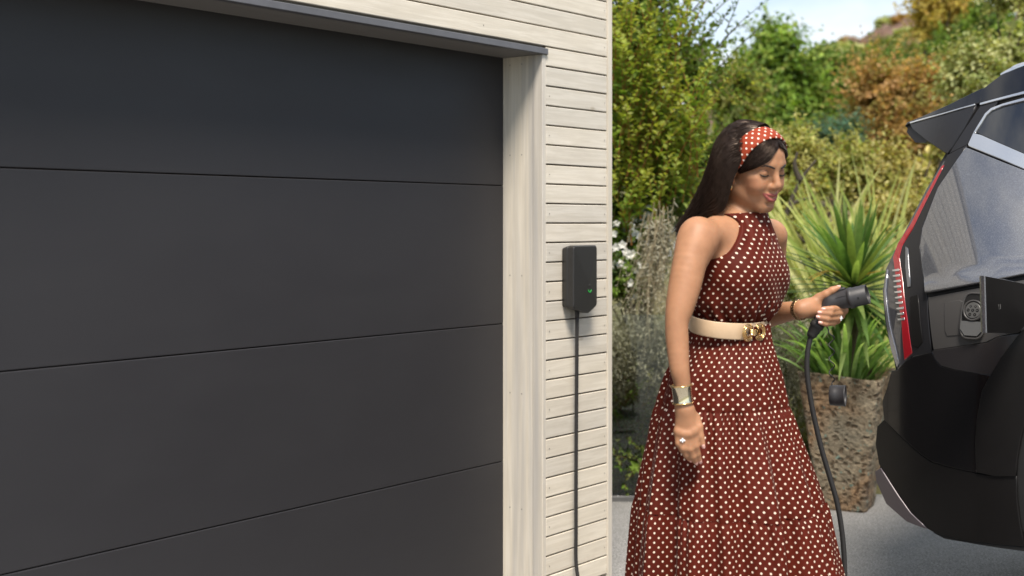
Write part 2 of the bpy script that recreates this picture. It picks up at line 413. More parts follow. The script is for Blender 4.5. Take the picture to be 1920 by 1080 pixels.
# ------------------------------------------------------------------ plants
def rand_dirs(n):
    v = nrng.normal(size=(n, 3)); return v / np.linalg.norm(v, axis=1)[:, None]
def norm_rows(v): return v / (np.linalg.norm(v, axis=1)[:, None] + 1e-9)
def leaves(P, D, N, Ln, Wd, fold=.25):
    """N leaves as two quads each, folded along the midrib: returns V, F"""
    D = norm_rows(D); S = norm_rows(np.cross(D, N)); U = np.cross(S, D); Ln = Ln[:, None]; Wd = Wd[:, None]
    dr = -U * Ln * .10
    V = np.stack([P, P + D * Ln * .33 + S * Wd * .5 + U * Wd * fold, P + D * Ln * .72 + S * Wd * .36 + U * Wd * fold * .7 + dr * .5, P + D * Ln + dr,
                  P + D * Ln * .72 - S * Wd * .36 + U * Wd * fold * .7 + dr * .5, P + D * Ln * .33 - S * Wd * .5 + U * Wd * fold], 1)
    b = np.arange(len(P))[:, None] * 6
    F = np.concatenate([b + np.array([[0, 1, 2, 3]]), b + np.array([[0, 3, 4, 5]])])
    return V.reshape(-1, 3), F
def pal(n, cols, jit=.18):
    c = np.asarray(cols); k = c[nrng.integers(0, len(c), n)]
    w = nrng.random((n, 1)); k = k * w + c[nrng.integers(0, len(c), n)] * (1 - w)
    return np.clip(k * (1 + nrng.normal(0, jit, (n, 1))), .005, 1)
def lobes_points(lobes, n, shell=.75):
    """points in ellipsoid lobes, most of them near the skin; returns point and outward direction"""
    vol = np.array([r[0] * r[1] * r[2] for _, r in lobes]) ** .75; vol /= vol.sum()
    k = nrng.choice(len(lobes), n, p=vol); C = np.array([c for c, _ in lobes])[k]; Rr = np.array([r for _, r in lobes])[k]
    d = rand_dirs(n); rad = 1 - (1 - shell) * nrng.random(n) ** .6 * 1.6; rad = np.clip(rad, .1, 1.08) + nrng.normal(0, .05, n)
    return C + d * Rr * rad[:, None], norm_rows(d / Rr)
def shoots(starts, dirs, length, nl, ln, wd, cols, curve=.25, stem=True, stemcol=(.16, .10, .05), tipcol=None, thin=1.0):
    n = len(starts); dirs = norm_rows(dirs); bend = rand_dirs(n) * curve; bend[:, 2] -= curve * .2
    length = length * (0.6 + .7 * nrng.random(n))
    Vs, Fs, Cs, off = [], [], [], 0
    shade = cols is not None
    base_col = pal(n, cols, .12)
    side = norm_rows(np.cross(dirs, rand_dirs(n))); oth = np.cross(dirs, side)
    for j in range(nl):
        t = (j + .6 + .5 * nrng.random(n)) / nl
        p = starts + dirs * (length * t)[:, None] + bend * (length * t ** 2)[:, None]
        a = j * 2.4 + nrng.random(n) * .6
        out = side * np.cos(a)[:, None] + oth * np.sin(a)[:, None]
        D = out * .8 + dirs * .55 + rand_dirs(n) * .25; N = dirs + np.array([0, 0, .6]) + rand_dirs(n) * .5
        sz = (.75 + .5 * nrng.random(n)) * (1 - .45 * t)
        V, F = leaves(p, D, N, ln * sz, wd * sz); Vs.append(V); Fs.append(F + off); off += len(V)
        c = base_col * (1 + nrng.normal(0, .10, (n, 1)))
        if tipcol is not None: c = c * (1 - t[:, None] * .8) + np.asarray(tipcol) * t[:, None] * .8
        Cs.append(np.repeat(np.clip(c, .004, 1), 6, axis=0))
    if stem:
        ts = np.linspace(0, 1, 4); q = [starts + dirs * (length * t)[:, None] + bend * (length * t ** 2)[:, None] for t in ts]
        r = (.0028 + .004 * length[:, None]) * thin
        for k in range(3):
            w0, w1 = r * (1 - ts[k] * .8), r * (1 - ts[k + 1] * .8)
            for e in (side, oth):
                V = np.stack([q[k] - e * w0, q[k] + e * w0, q[k + 1] + e * w1, q[k + 1] - e * w1], 1).reshape(-1, 3)
                F = np.arange(n)[:, None] * 4 + np.array([[0, 1, 2, 3]])
                Vs.append(V); Fs.append(F + off); off += len(V); Cs.append(np.tile(np.asarray(stemcol), (len(V), 1)))
    return np.concatenate(Vs), np.concatenate(Fs), np.concatenate(Cs)
def branches(base, lobes, r0, n, mat, parent, name='trunk'):
    """tapered trunk that forks into limbs ending inside the lobes"""
    m = MB(); base = np.asarray(base, float)
    cs = np.array([c for c, _ in lobes]); top = cs.mean(0); mid = base * .45 + top * .55 + np.array([rng.uniform(-.05, .05), 0, 0])
    P = spline([base, base * .7 + mid * .3 + nrng.normal(0, .02, 3), mid], 6); m.tube(P, np.linspace(r0, r0 * .6, len(P)), 7)
    for k in range(n):
        c, r = lobes[k % len(lobes)]; e = np.asarray(c) + rand_dirs(1)[0] * np.asarray(r) * .75
        s = P[rng.randrange(len(P) // 2, len(P))]; q = s * .45 + e * .55 + rand_dirs(1)[0] * np.linalg.norm(e - s) * .1
        B = spline([s, q, e], 5); m.tube(B, np.linspace(r0 * .42, r0 * .06, len(B)), 5)
    return m.build(name, mat, parent, True)
M_bark = simple('bark', (.10, .075, .05), .9, var=.35, vscale=25, bump=.6, bscale=60)
M_leaf = leaf_mat('leaf_blade', .52, .45, 1.45); M_far = leaf_mat('leaf_far', .6, .42, 1.65); M_dry = leaf_mat('dry_twig', .85, .2, 1.5)

def plant(name, label, cat, base, lobes, n, nl, length, ln, wd, cols, group=None, up=.5, shell=.7, mat=None, curve=.25, tip=None, limbs=8, r0=.05, inner=0, stemcol=(.16, .10, .05), part='foliage', stem=True, gap=None):
    t = thing(name, label, cat, base, group)
    P, N = lobes_points(lobes, n, shell)
    if gap is not None:                 # thin the crown in soft patches so that what is behind shows through
        g = np.array([mnoise.noise(Vector(p * gap)) for p in P]); keep = g > -.22; P, N = P[keep], N[keep]
    D = N + np.array([0, 0, up]) + rand_dirs(len(P)) * .45
    V, F, C = shoots(P - norm_rows(D) * length * .35, D, length, nl, ln, wd, cols, curve, stem, stemcol, tip)
    if inner:
        Q, _ = lobes_points([(c, tuple(x * .8 for x in r)) for c, r in lobes], inner, .2)
        V2, F2 = leaves(Q, rand_dirs(inner), rand_dirs(inner), ln * 1.3 * (.7 + .6 * nrng.random(inner)), wd * 1.4 * np.ones(inner))
        F = np.concatenate([F, F2 + len(V)]); V = np.concatenate([V, V2]); C = np.concatenate([C, np.repeat(pal(inner, cols, .2), 6, axis=0)])
    mesh(part, V, F, mat or M_leaf, t, False, col=C)
    if limbs: branches(base, lobes, r0, limbs, M_bark, t)
    return t
def at(px, py, Y): return tuple(W(px, py, Y))
def lobe(px, py, Y, rx, rz, ry=None):   # radii given in photograph pixels at that distance
    s = FPX / Y; return (at(px, py, Y), (rx / s, (ry if ry else rx * .8) / s, rz / s))
def foot(px, Y, dz=0): 
    x = (px - 960) / FPX * Y; z = float(terrain(np.array(x), np.array(Y))) if Y > 6.62 else 0
    return (x, Y, z + dz)

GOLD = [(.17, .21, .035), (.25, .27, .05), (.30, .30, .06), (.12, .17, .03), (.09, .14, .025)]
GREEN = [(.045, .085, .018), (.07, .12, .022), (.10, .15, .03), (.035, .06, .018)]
LIME = [(.12, .20, .03), (.16, .24, .045), (.08, .15, .025), (.20, .25, .06)]
OLIVE = [(.11, .13, .04), (.15, .16, .05), (.20, .19, .07), (.08, .10, .03)]
SILVER = [(.26, .28, .13), (.33, .34, .18), (.20, .23, .09), (.15, .19, .06)]
OCHRE = [(.24, .15, .05), (.30, .19, .07), (.19, .13, .045), (.15, .14, .045), (.34, .22, .11)]
DRY = [(.21, .20, .15), (.25, .24, .185), (.18, .172, .125), (.28, .27, .215)]

# tall shrub by the house corner, its shaded inside put into darker leaf tints
lb = [lobe(1190, 90, 7.6, 110, 140), lobe(1150, 260, 7.5, 95, 150), lobe(1255, 270, 7.6, 85, 130), lobe(1320, 330, 7.9, 60, 110), lobe(1290, 140, 7.9, 60, 90), lobe(1200, 420, 7.6, 100, 70), lobe(1180, -120, 7.7, 120, 130), lobe(1060, 200, 7.9, 100, 200)]
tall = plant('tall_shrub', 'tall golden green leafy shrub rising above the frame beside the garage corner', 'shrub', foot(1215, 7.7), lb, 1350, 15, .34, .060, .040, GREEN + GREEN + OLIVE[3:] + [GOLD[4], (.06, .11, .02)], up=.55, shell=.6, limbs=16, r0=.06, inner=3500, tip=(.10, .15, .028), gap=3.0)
# upright shoots as a second part, the sun on them tinted into the leaves
st = []
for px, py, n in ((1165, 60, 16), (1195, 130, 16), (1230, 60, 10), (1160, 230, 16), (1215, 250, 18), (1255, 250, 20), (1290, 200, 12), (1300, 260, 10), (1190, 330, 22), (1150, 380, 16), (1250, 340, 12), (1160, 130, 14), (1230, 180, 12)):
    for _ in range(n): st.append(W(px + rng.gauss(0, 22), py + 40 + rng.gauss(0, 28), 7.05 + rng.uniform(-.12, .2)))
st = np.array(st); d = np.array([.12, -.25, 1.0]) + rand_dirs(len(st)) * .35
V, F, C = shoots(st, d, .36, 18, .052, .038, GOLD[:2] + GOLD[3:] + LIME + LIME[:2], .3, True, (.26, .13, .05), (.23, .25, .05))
mesh('sunlit_shoots', V, F, M_leaf, tall, False, col=C)
# wispy twigs against the sky
st = np.array([W(px, py, 7.9) for px, py in ((1330, 110), (1350, 90), (1345, 130), (1360, 60), (1300, 60), (1290, 30), (1320, 40), (1310, 90), (1340, 60))])
V, F, C = shoots(st, np.array([[.45, 0, .8]] * len(st)) + rand_dirs(len(st)) * .3, .42, 9, .045, .026, GREEN, .35, True, (.05, .035, .02))
mesh('twigs', V, F, M_leaf, tall, False, col=C)

# white-flowered shrub
lbw = [lobe(1165, 470, 7.2, 60, 55), lobe(1215, 455, 7.3, 45, 50), lobe(1150, 520, 7.1, 40, 40)]
wf = plant('flowering_shrub', 'low dark shrub dotted with white flowers under the tall shrub', 'shrub', foot(1175, 7.25), lbw, 420, 10, .16, .045, .028, GREEN + LIME[:2], limbs=6, r0=.025, inner=700)
P, N = lobes_points(lbw, 260, .95); sel = N[:, 1] < .25; P, N = P[sel] + N[sel] * .05, N[sel]
Vs, Fs, off = [], [], 0
for k in range(5):
    a = k * 2 * math.pi / 5; S = norm_rows(np.cross(N, np.array([.3, .2, 1]))); T = np.cross(N, S)
    D = S * math.cos(a) + T * math.sin(a) + N * .35
    V, F = leaves(P, D, N, np.full(len(P), .027), np.full(len(P), .024)); Vs.append(V); Fs.append(F + off); off += len(V)
tag(mesh('flowers', np.concatenate(Vs), np.concatenate(Fs), simple('white_petal', (.80, .80, .76), .6), wf), kind='stuff')

# dry grey brush behind the glass fence
def dry(px, w, Y, ytop, ybot, n, label, hang=0):
    f = foot(px, Y); t = thing('dry_shrub', label, 'shrub', f, 'dry grey shrubs behind the glass fence')
    s = FPX / Y
    st = np.stack([f[0] + nrng.normal(0, w / s * .45, n), Y + nrng.uniform(-.12, .25, n), CAMZ - (nrng.uniform(ytop + 60, ybot, n) - 419) / s], 1)
    d = np.array([0, -.1, 1]) + rand_dirs(n) * .55
    V, F, C = shoots(st, d, .26, 16, .032, .009, DRY, .5, True, (.20, .19, .15), thin=.45)
    mesh('stems', V, F, M_dry, t, False, col=C)
    V, F, C = shoots(st[: n // 3] + [0, .1, -.1], d[: n // 3], .2, 12, .04, .016, OLIVE, .4, True, (.12, .11, .08)); mesh('leaves', V, F, M_dry, t, False, col=C)
    return t
dry(1185, 130, 6.85, 585, 850, 900, 'dry grey shrub with feathery stalks between the garage and the woman')
dry(1420, 170, 6.95, 560, 820, 900, 'dry grey shrub half hidden behind the woman, left of the pot')
# long dead sprays hanging over the dry brush
st = np.array([W(1240 + rng.gauss(0, 16), 425 + rng.gauss(0, 22), 6.78) for _ in range(120)])
dt = thing('dead_spray', 'bundle of dry grey hanging stalks behind the woman\'s shoulder', 'shrub', foot(1235, 6.8))
V, F, C = shoots(st, np.array([[-.12, -.05, -1.]] * 120) + rand_dirs(120) * .22, .42, 10, .045, .010, DRY, .25, True, (.22, .19, .13), thin=.5); mesh('stalks', V, F, M_dry, dt, False, col=C)
# low ground cover at the foot of the glass
def low(px, w, Y, ytop, n, label, cols=GREEN):
    s = FPX / Y; f = foot(px, Y)
    h = (CAMZ - (ytop - 419) / s) - f[2]
    lobes = [((f[0] + rng.uniform(-1, 1) * w / s, Y + rng.uniform(-.1, .2), f[2] + h * rng.uniform(.25, .6)), (.16, .16, h * .45)) for _ in range(9)]
    return plant('low_shrub', label, 'shrub', f, lobes, n, 9, .18, .040, .020, cols, limbs=5, r0=.015, inner=900, group='low shrubs along the driveway edge')
low(1190, 60, 6.72, 725, 800, 'low dark green shrub at the driveway edge beside the garage corner', GREEN + OLIVE[3:] + [(.09, .11, .04)])
low(1205, 45, 6.60, 800, 420, 'grassy green tuft at the foot of the glass fence beside the garage corner', LIME + OLIVE)
low(1470, 60, 6.85, 770, 320, 'low olive shrub at the driveway edge just left of the pot', OLIVE + GREEN)
low(1720, 90, 6.9, 700, 380, 'low green shrub at the driveway edge behind the car bumper', LIME + GREEN)

# glass fence
def glass_fence():
    t = NT('fence_glass'); tr = t.n('ShaderNodeBsdfTransparent'); tr.inputs[0].default_value = (.90, .93, .91, 1)
    gl = t.n('ShaderNodeBsdfGlossy'); gl.inputs['Roughness'].default_value = .02; gl.inputs[0].default_value = (.9, .95, .93, 1)
    fr = t.n('ShaderNodeFresnel'); fr.inputs[0].default_value = 1.5; mx = t.n('ShaderNodeMixShader')
    t.l(fr.outputs[0], mx.inputs[0]); t.l(tr.outputs[0], mx.inputs[1]); t.l(gl.outputs[0], mx.inputs[2]); t.l(mx.outputs[0], t.out.inputs[0])
    Y = 6.46; s = FPX / Y; top = CAMZ - (590 - 419) / s
    g = thing('glass_fence', 'low frameless glass fence in front of the dry shrubs', 'fence', (.8, Y, 0))
    xs = [(-.9, .36), (.37, 1.40)]
    for a, b in xs:
        m = MB(); m.box((a, Y, .03), (b - .012, Y + .012, top), .002); m.build('glass_panel', t.m, g)
    m = MB(); m.box((-.9, Y - .02, -.05), (1.39, Y + .032, .028), .004); m.build('base_channel', simple('fence_channel', (.18, .18, .18), .4, .6), g)
glass_fence()

# mid-distance trees and bushes on the bank
def far(name, label, cat, px, Y, lobes, n, nl, length, ln, wd, cols, **k):
    k.setdefault('mat', M_far); k.setdefault('limbs', 8); k.setdefault('r0', .09)
    return plant(name, label, cat, foot(px, Y, -.1), lobes, n, nl, length, ln, wd, cols, **k)
far('broadleaf_tree', 'round topped mid green tree against the sky behind the woman', 'tree', 1450, 15, [lobe(1455, 105, 15, 42, 55), lobe(1420, 165, 15, 55, 55), lobe(1490, 190, 15, 65, 65), lobe(1440, 250, 14.8, 70, 60), lobe(1390, 225, 15, 50, 60)], 1500, 9, .40, .115, .075, GREEN + LIME + LIME[:2], gap=1.3, inner=900, group='trees on the bank')
far('broadleaf_tree', 'darker green tree on the bank right of the round topped tree', 'tree', 1560, 17, [lobe(1530, 165, 17, 50, 45), lobe(1590, 155, 17, 60, 40), lobe(1560, 215, 16.8, 60, 55), lobe(1650, 140, 17.4, 55, 35), lobe(1610, 190, 17, 50, 45)], 1300, 9, .42, .12, .08, GREEN + [(.09, .14, .03)], gap=1.2, inner=900, group='trees on the bank')
far('olive_bush', 'pale olive bush in the sun right behind the tall golden shrub', 'bush', 1365, 11, [lobe(1370, 190, 11, 50, 70), lobe(1350, 290, 10.8, 60, 80), lobe(1400, 320, 10.6, 60, 70)], 700, 9, .30, .075, .045, OLIVE + GOLD[:2] + GREEN[:2], gap=1.6, inner=500)
far('rust_bush', 'large rust brown bush behind the rear spoiler of the car', 'bush', 1680, 12.5, [lobe(1640, 170, 12.5, 55, 65), lobe(1700, 190, 12.5, 70, 60), lobe(1660, 260, 12.3, 60, 55), lobe(1740, 170, 12.6, 50, 50), lobe(1740, 250, 12.4, 60, 60)], 1100, 9, .34, .075, .040, OCHRE + [(.16, .17, .05)], gap=1.5, inner=700, stemcol=(.2, .12, .06))
far('golden_bush', 'tall mustard coloured bush cut by the top of the frame', 'bush', 1740, 19, [lobe(1738, 20, 19, 28, 65), lobe(1765, -10, 19, 30, 50), lobe(1800, 20, 19.3, 40, 40)], 420, 9, .4, .12, .06, [(.28, .23, .05), (.22, .19, .04), (.30, .22, .07)], inner=300)
far('hedge_bush', 'dark green rounded hedge high on the slope at upper right', 'bush', 1830, 17, [lobe(1790, 100, 17, 55, 35), lobe(1850, 55, 17, 60, 45), lobe(1840, 110, 16.6, 55, 40), lobe(1760, 140, 17, 40, 30)], 900, 9, .32, .09, .06, GREEN + LIME[:1], gap=1.2, inner=900)
far('silver_bush', 'pale silvery green bush above the roof of the car', 'bush', 1860, 10.5, [lobe(1830, 140, 10.5, 70, 60), lobe(1900, 80, 10.5, 60, 80), lobe(1880, 180, 10.3, 80, 60), lobe(1960, 60, 10.6, 70, 100), lobe(1900, -20, 10.8, 60, 60)], 1300, 9, .26, .070, .042, SILVER + OLIVE[:2], gap=1.8, inner=900)
far('pale_bush', 'pale yellow green bush between the woman\'s face and the yucca', 'bush', 1510, 9.5, [lobe(1490, 300, 9.5, 55, 60), lobe(1540, 350, 9.4, 60, 70), lobe(1470, 400, 9.2, 45, 80), lobe(1520, 450, 9.0, 60, 70), lobe(1590, 320, 9.6, 60, 60), lobe(1470, 500, 8.9, 50, 60)], 1300, 9, .22, .060, .030, [(.25, .24, .08), (.30, .29, .12), (.18, .19, .06), (.15, .19, .045)], gap=2.0, inner=900)
far('pale_bush', 'straw coloured bush below the rear spoiler behind the flax', 'bush', 1690, 9.6, [lobe(1650, 330, 9.6, 60, 50), lobe(1720, 330, 9.6, 55, 60), lobe(1760, 300, 9.7, 50, 60), lobe(1700, 420, 9.3, 70, 80), lobe(1640, 440, 9.2, 60, 70)], 1100, 9, .22, .060, .030, [(.30, .26, .11), (.34, .31, .15), (.22, .21, .07), (.18, .20, .05)], gap=2.0, inner=800)
far('green_bush', 'fresh green bush left of the pot behind the connector hand', 'bush', 1500, 8.0, [lobe(1500, 540, 8.0, 60, 60), lobe(1560, 560, 8.0, 60, 60), lobe(1450, 560, 8.2, 50, 70), lobe(1640, 600, 8.0, 70, 80), lobe(1690, 560, 8.0, 60, 80)], 900, 9, .20, .055, .030, LIME + OLIVE, gap=2.0, inner=900)
far('teal_conifer', 'small blue green conifer low on the bank behind the woman\'s head', 'bush', 1560, 12, [lobe(1555, 265, 12, 45, 28), lobe(1590, 250, 12, 30, 25)], 420, 9, .22, .06, .022, [(.06, .13, .10), (.08, .16, .11), (.05, .10, .07)], inner=300)
for k, (px, py, Y, rx, rz, lab, cl) in enumerate([
        (1400, 180, 24, 70, 50, 'hazy green bush on the far bank left of the round topped tree', LIME),
        (1500, 150, 30, 60, 18, 'olive bush on the skyline left of the heather slope', OLIVE),
        (1610, 135, 30, 80, 10, 'cream flowering bush along the foot of the heather slope', SILVER),
        (1690, 128, 27, 55, 18, 'orange brown bush below the mustard bush', OCHRE),
        (1745, 115, 25, 50, 26, 'olive bush on the slope under the mustard bush', OLIVE)]):
    far('bank_bush', lab, 'bush', px, Y, [lobe(px - rx * .5, py, Y, rx * .6, rz), lobe(px + rx * .4, py - 5, Y, rx * .7, rz * 1.1), lobe(px, py + rz, Y, rx, rz)], 420, 8, .5, .15, .09, cl + cl[:1], gap=.9, inner=400, limbs=5, group='bushes up the bank')

for k, (px, Y, h) in enumerate([(1530, 42, 16), (1560, 43, 12), (1590, 44, 14), (1625, 44, 11), (1660, 45, 13), (1690, 44, 12), (1545, 36, 18), (1580, 35, 22), (1620, 36, 18), (1660, 36, 20), (1700, 36, 16)]):
    f = foot(px, Y); py = 419 - (f[2] - CAMZ) * FPX / Y
    far('heath_scrub', 'low %s scrub bush on the heather slope, %s from the left %s' % (('green', 'cream', 'russet')[k % 3], ('first', 'second', 'third', 'fourth', 'fifth', 'sixth')[k if k < 6 else k - 6], 'along its skyline' if k < 6 else 'along its foot'), 'bush', px, Y, [lobe(px, py - 2, Y, h * 1.4, h * .45), lobe(px + h, py, Y, h, h * .4)], 160, 5, .2, .18, .12, (GREEN + OLIVE, SILVER, OCHRE)[k % 3], limbs=3, inner=150, group='scrub on the heather slope')

# blade plants: every blade a piece of its own
def blade(P, w, side, fold=.25, n=None):
    """tapered strap along P, folded along its midrib"""
    P = np.asarray(P); n = len(P); T, _, _ = frames(P); t = np.linspace(0, 1, n)
    S = norm_rows(np.cross(T, np.cross(np.broadcast_to(side, P.shape), T))); U = np.cross(S, T)
    ww = (w * np.clip(.55 + 1.8 * t, 0, 1) * (1 - t ** 2.6) + .001)[:, None]
    V = np.stack([P - S * ww + U * ww * fold, P, P + S * ww + U * ww * fold], 1).reshape(-1, 3)
    F = [(i * 3 + j, i * 3 + j + 1, i * 3 + j + 4, i * 3 + j + 3) for i in range(n - 1) for j in range(2)]
    return V, np.array(F)
def rosette(th, c, n, L0, w, cols, pitch=(-.35, 1.35), droop=.25, spread=.02, name='leaf', mat=None, cen=.0):
    for k in range(n):
        a = k * 2.39996 + rng.uniform(-.2, .2); q = (k + .5) / n
        el = pitch[1] * (1 - q) + pitch[0] * q + rng.uniform(-.12, .12); Ln = L0 * rng.uniform(.8, 1.15) * (1 - .25 * abs(q - .45))
        d = np.array([math.cos(a) * math.cos(el), math.sin(a) * math.cos(el), math.sin(el)]); h = np.array([math.cos(a), math.sin(a), 0])
        ts = np.linspace(0, 1, 8)[:, None]; dr = droop * rng.uniform(.5, 1.5)
        P = np.asarray(c) + h * spread - np.array([0, 0, 1]) * (q * cen) + d * Ln * ts - np.array([0, 0, 1.]) * dr * Ln * ts ** 2.4
        V, F = blade(P, w * rng.uniform(.8, 1.15), np.array([-math.sin(a), math.cos(a), 0]), .3)
        col = pal(1, cols, .15)[0]; g = np.linspace(.85, 1.15, 8).repeat(3)[:, None] * col
        mesh(name, V, F, mat or M_leaf, th, True, col=g)
YUC = [(.06, .12, .03), (.10, .16, .045), (.14, .19, .055), (.05, .10, .028)]
PX, PY = (1588 - 960) / FPX * 6.33, 6.33
yt = thing('yucca', 'spiky yucca with a radiating head of long green blades above the rusty pot', 'plant', (PX + .03, PY, .60))
c = W(1601, 508, PY)
rosette(yt, c, 120, .49, .0185, YUC, (-.75, 1.45), .18, .02, cen=.16)
for k in range(4):                      # a few dead orange blades low down
    a = rng.uniform(0, 6.28); h = np.array([math.cos(a), math.sin(a), 0]); ts = np.linspace(0, 1, 8)[:, None]
    P = c - [0, 0, .05] + h * .30 * ts + np.array([0, 0, .22]) * ts * (1 - ts)
    V, F = blade(P, .014, np.array([-math.sin(a), math.cos(a), 0])); mesh('dead_leaf', V, F, M_leaf, yt, True, col=np.tile((.30, .19, .04), (len(V), 1)))
m = MB(); P = spline([(PX + .03, PY, .60), (PX + .045, PY, .85), tuple(c - [0, 0, .02])], 8); m.tube(P, np.linspace(.035, .028, len(P)), 10); m.build('trunk', M_bark, yt, True)
sp = thing('strap_leaf_plant', 'clump of light green strap leaves growing out of the rusty pot', 'plant', (PX - .02, PY - .02, .62))
for k in range(95):
    a = rng.uniform(0, 6.283); el = rng.uniform(.75, 1.5); Ln = rng.uniform(.32, .56); h = np.array([math.cos(a), math.sin(a), 0])
    ts = np.linspace(0, 1, 8)[:, None]
    P = np.array([PX - .01, PY - .03, .62]) + h * rng.uniform(.02, .15) + (h * math.cos(el) + np.array([0, 0, math.sin(el)])) * Ln * ts + (h * .5 - np.array([0, 0, 1.])) * Ln * .28 * ts ** 2.5
    V, F = blade(P, rng.uniform(.010, .016), np.array([-math.sin(a), math.cos(a), 0]) + rand_dirs(1)[0] * .4, .25)
    col = pal(1, [(.12, .22, .06), (.17, .27, .09), (.22, .32, .13), (.09, .17, .045)], .12)[0]
    mesh('leaf', V, F, M_leaf, sp, True, col=np.linspace(.9, 1.15, 8).repeat(3)[:, None] * col)
def flax(px, Y, n, Lr, label, w=90):
    f = foot(px, Y); t = thing('flax_plant', label, 'plant', f, 'flax clumps behind the yucca')
    for k in range(n):
        u = rng.uniform(-1, 1); Ln = rng.uniform(*Lr); lean = u * .45 + rng.uniform(-.12, .12); ts = np.linspace(0, 1, 8)[:, None]
        P = np.array(f) + [u * w / FPX * Y * .35, rng.uniform(-.1, .1), 0] + np.array([math.sin(lean), rng.uniform(-.15, .1), math.cos(lean)]) * Ln * ts + np.array([math.copysign(1, lean) * .22, 0, -.10]) * Ln * ts ** 3 * rng.uniform(0, 1)
        V, F = blade(P, rng.uniform(.014, .024), np.array([1, rng.uniform(-.7, .7), 0]), .25)
        col = pal(1, [(.26, .30, .09), (.33, .35, .14), (.20, .26, .07), (.38, .38, .19)], .12)[0]
        mesh('leaf', V, F, M_leaf, t, True, col=np.tile(col, (len(V), 1)))
flax(1650, 7.7, 85, (.85, 1.55), 'tall pale flax blades standing beside the car tail light', 110)
flax(1560, 8.0, 50, (.9, 1.45), 'pale flax blades rising behind the yucca on its left', 70)
# bare dark branch behind the woman's shoulder
m = MB()
for pts in ([(1455, 470), (1475, 400), (1500, 340), (1530, 300)], [(1478, 395), (1490, 380), (1520, 370)], [(1445, 440), (1470, 420), (1510, 455)], [(1500, 340), (1490, 310), (1495, 285)]):
    P = spline([W(x, y, 8.3) for x, y in pts], 6); m.tube(P, np.linspace(.022, .006, len(P)), 6)
m.tube(spline([foot(1448, 8.3), W(1440, 600, 8.3), W(1455, 470, 8.3)], 6), .024, 6)
b = m.build('bare_branch', simple('dark_bark', (.05, .04, .028), .9), None, True); tag(b, 'bare dark forked branch rising behind the woman\'s far shoulder', 'branch')

# ------------------------------------------------------------------ pot
def pot():
    t = NT('pitted_glazed_clay'); v = t.coord('Object')
    vo = t.n('ShaderNodeTexVoronoi', feature='F1'); vo.inputs['Scale'].default_value = 33; vo.inputs['Randomness'].default_value = 1
    wv = t.n('ShaderNodeVectorMath', operation='ADD'); nz = t.n('ShaderNodeTexNoise'); nz.inputs['Scale'].default_value = 9; nz.inputs['Detail'].default_value = 4
    t.l(v, nz.inputs['Vector']); sc = t.n('ShaderNodeVectorMath', operation='SCALE'); sc.inputs['Scale'].default_value = .10; t.l(nz.outputs['Color'], sc.inputs[0])
    t.l(v, wv.inputs[0]); t.l(sc.outputs[0], wv.inputs[1]); t.l(wv.outputs[0], vo.inputs['Vector'])
    n1 = t.noise(v, 3.5, 5); n2 = t.noise(v, 45, 5, .65); n3 = t.noise(v, 8, 4)
    c = t.ramp(n1, [(.28, (.21, .19, .14)), (.45, (.29, .24, .165)), (.58, (.33, .21, .115)), (.72, (.25, .245, .195))])
    c = t.mix(.7, c, t.ramp(n2, [(.32, (.45, .42, .38)), (.55, (1, 1, 1)), (.7, (1.25, 1.2, 1.1))]), 'MULTIPLY')
    pit = t.ramp(vo.outputs['Distance'], [(.22, (.34, .26, .18)), (.48, (1, 1, 1))]); pm = t.ramp(n3, [(.28, (0, 0, 0)), (.42, (1, 1, 1))])
    c = t.mix(t.math('MULTIPLY', pm, .9), c, t.mix(1.0, c, pit, 'MULTIPLY'))
    gz = t.ramp(t.noise(v, 28, 3), [(.64, (0, 0, 0)), (.69, (1, 1, 1))]); c = t.mix(gz, c, (.17, .24, .20))
    t.base(c); t.val('Roughness', .65); h = t.mix(.6, pit, n2); t.bump(h, 1.0, .035)
    p = thing('planter_pot', 'tall tapered square pot in pitted rusty glaze standing on the driveway', 'pot', (PX, PY, 0))
    # rounded square section, turned so that a corner faces the camera right of the middle
    def section(h, ins=0):
        a = .112 + .090 * h ** .9 - ins; n = 56; out = []
        for k in range(n):
            th = 2 * math.pi * k / n; ex = .22
            c_, s_ = math.cos(th), math.sin(th)
            x = a * math.copysign(abs(c_) ** ex, c_); y = a * math.copysign(abs(s_) ** ex, s_)
            r = R(62); out.append((x * math.cos(r) - y * math.sin(r), x * math.sin(r) + y * math.cos(r)))
        return np.array(out)
    H = .665; hs = np.linspace(0, 1, 60); V = []
    for h in hs:
        S = section(h); nn = np.array([mnoise.noise(Vector((x * 14, y * 14, h * H * 14))) + .6 * mnoise.noise(Vector((x * 40, y * 40, h * H * 40))) for x, y in S])
        S = S * (1 + .035 * nn)[:, None]; wav = .012 * np.sin(np.arctan2(S[:, 1], S[:, 0]) * 2 + .6) * h ** 6
        V.append(np.column_stack([S, np.full(len(S), h * H) + wav]))
    S = section(1, .022); wav = .012 * np.sin(np.arctan2(S[:, 1], S[:, 0]) * 2 + .6); V.append(np.column_stack([S, np.full(len(S), H - .002) + wav]))
    S = section(.8, .022); V.append(np.column_stack([S, np.full(len(S), H - .10)]))
    n = 56; m_ = len(V); V = np.concatenate(V) + [PX, PY, 0]
    F = [(i * n + j, i * n + (j + 1) % n, (i + 1) * n + (j + 1) % n, (i + 1) * n + j) for i in range(m_ - 1) for j in range(n)]
    F.append(tuple(range(n))[::-1])
    mesh('body', V, F, t.m, p, True)
    S = section(.85, .018); V = np.vstack([np.column_stack([S, np.full(len(S), H - .07)]), [[0, 0, H - .05]]]) + [PX, PY, 0]
    mesh('potting_soil', V, [(k, (k + 1) % n, n) for k in range(n)], simple('potting_soil', (.04, .03, .02), 1, var=.4, vscale=60), p)
pot()
from mathutils.geometry import delaunay_2d_cdt
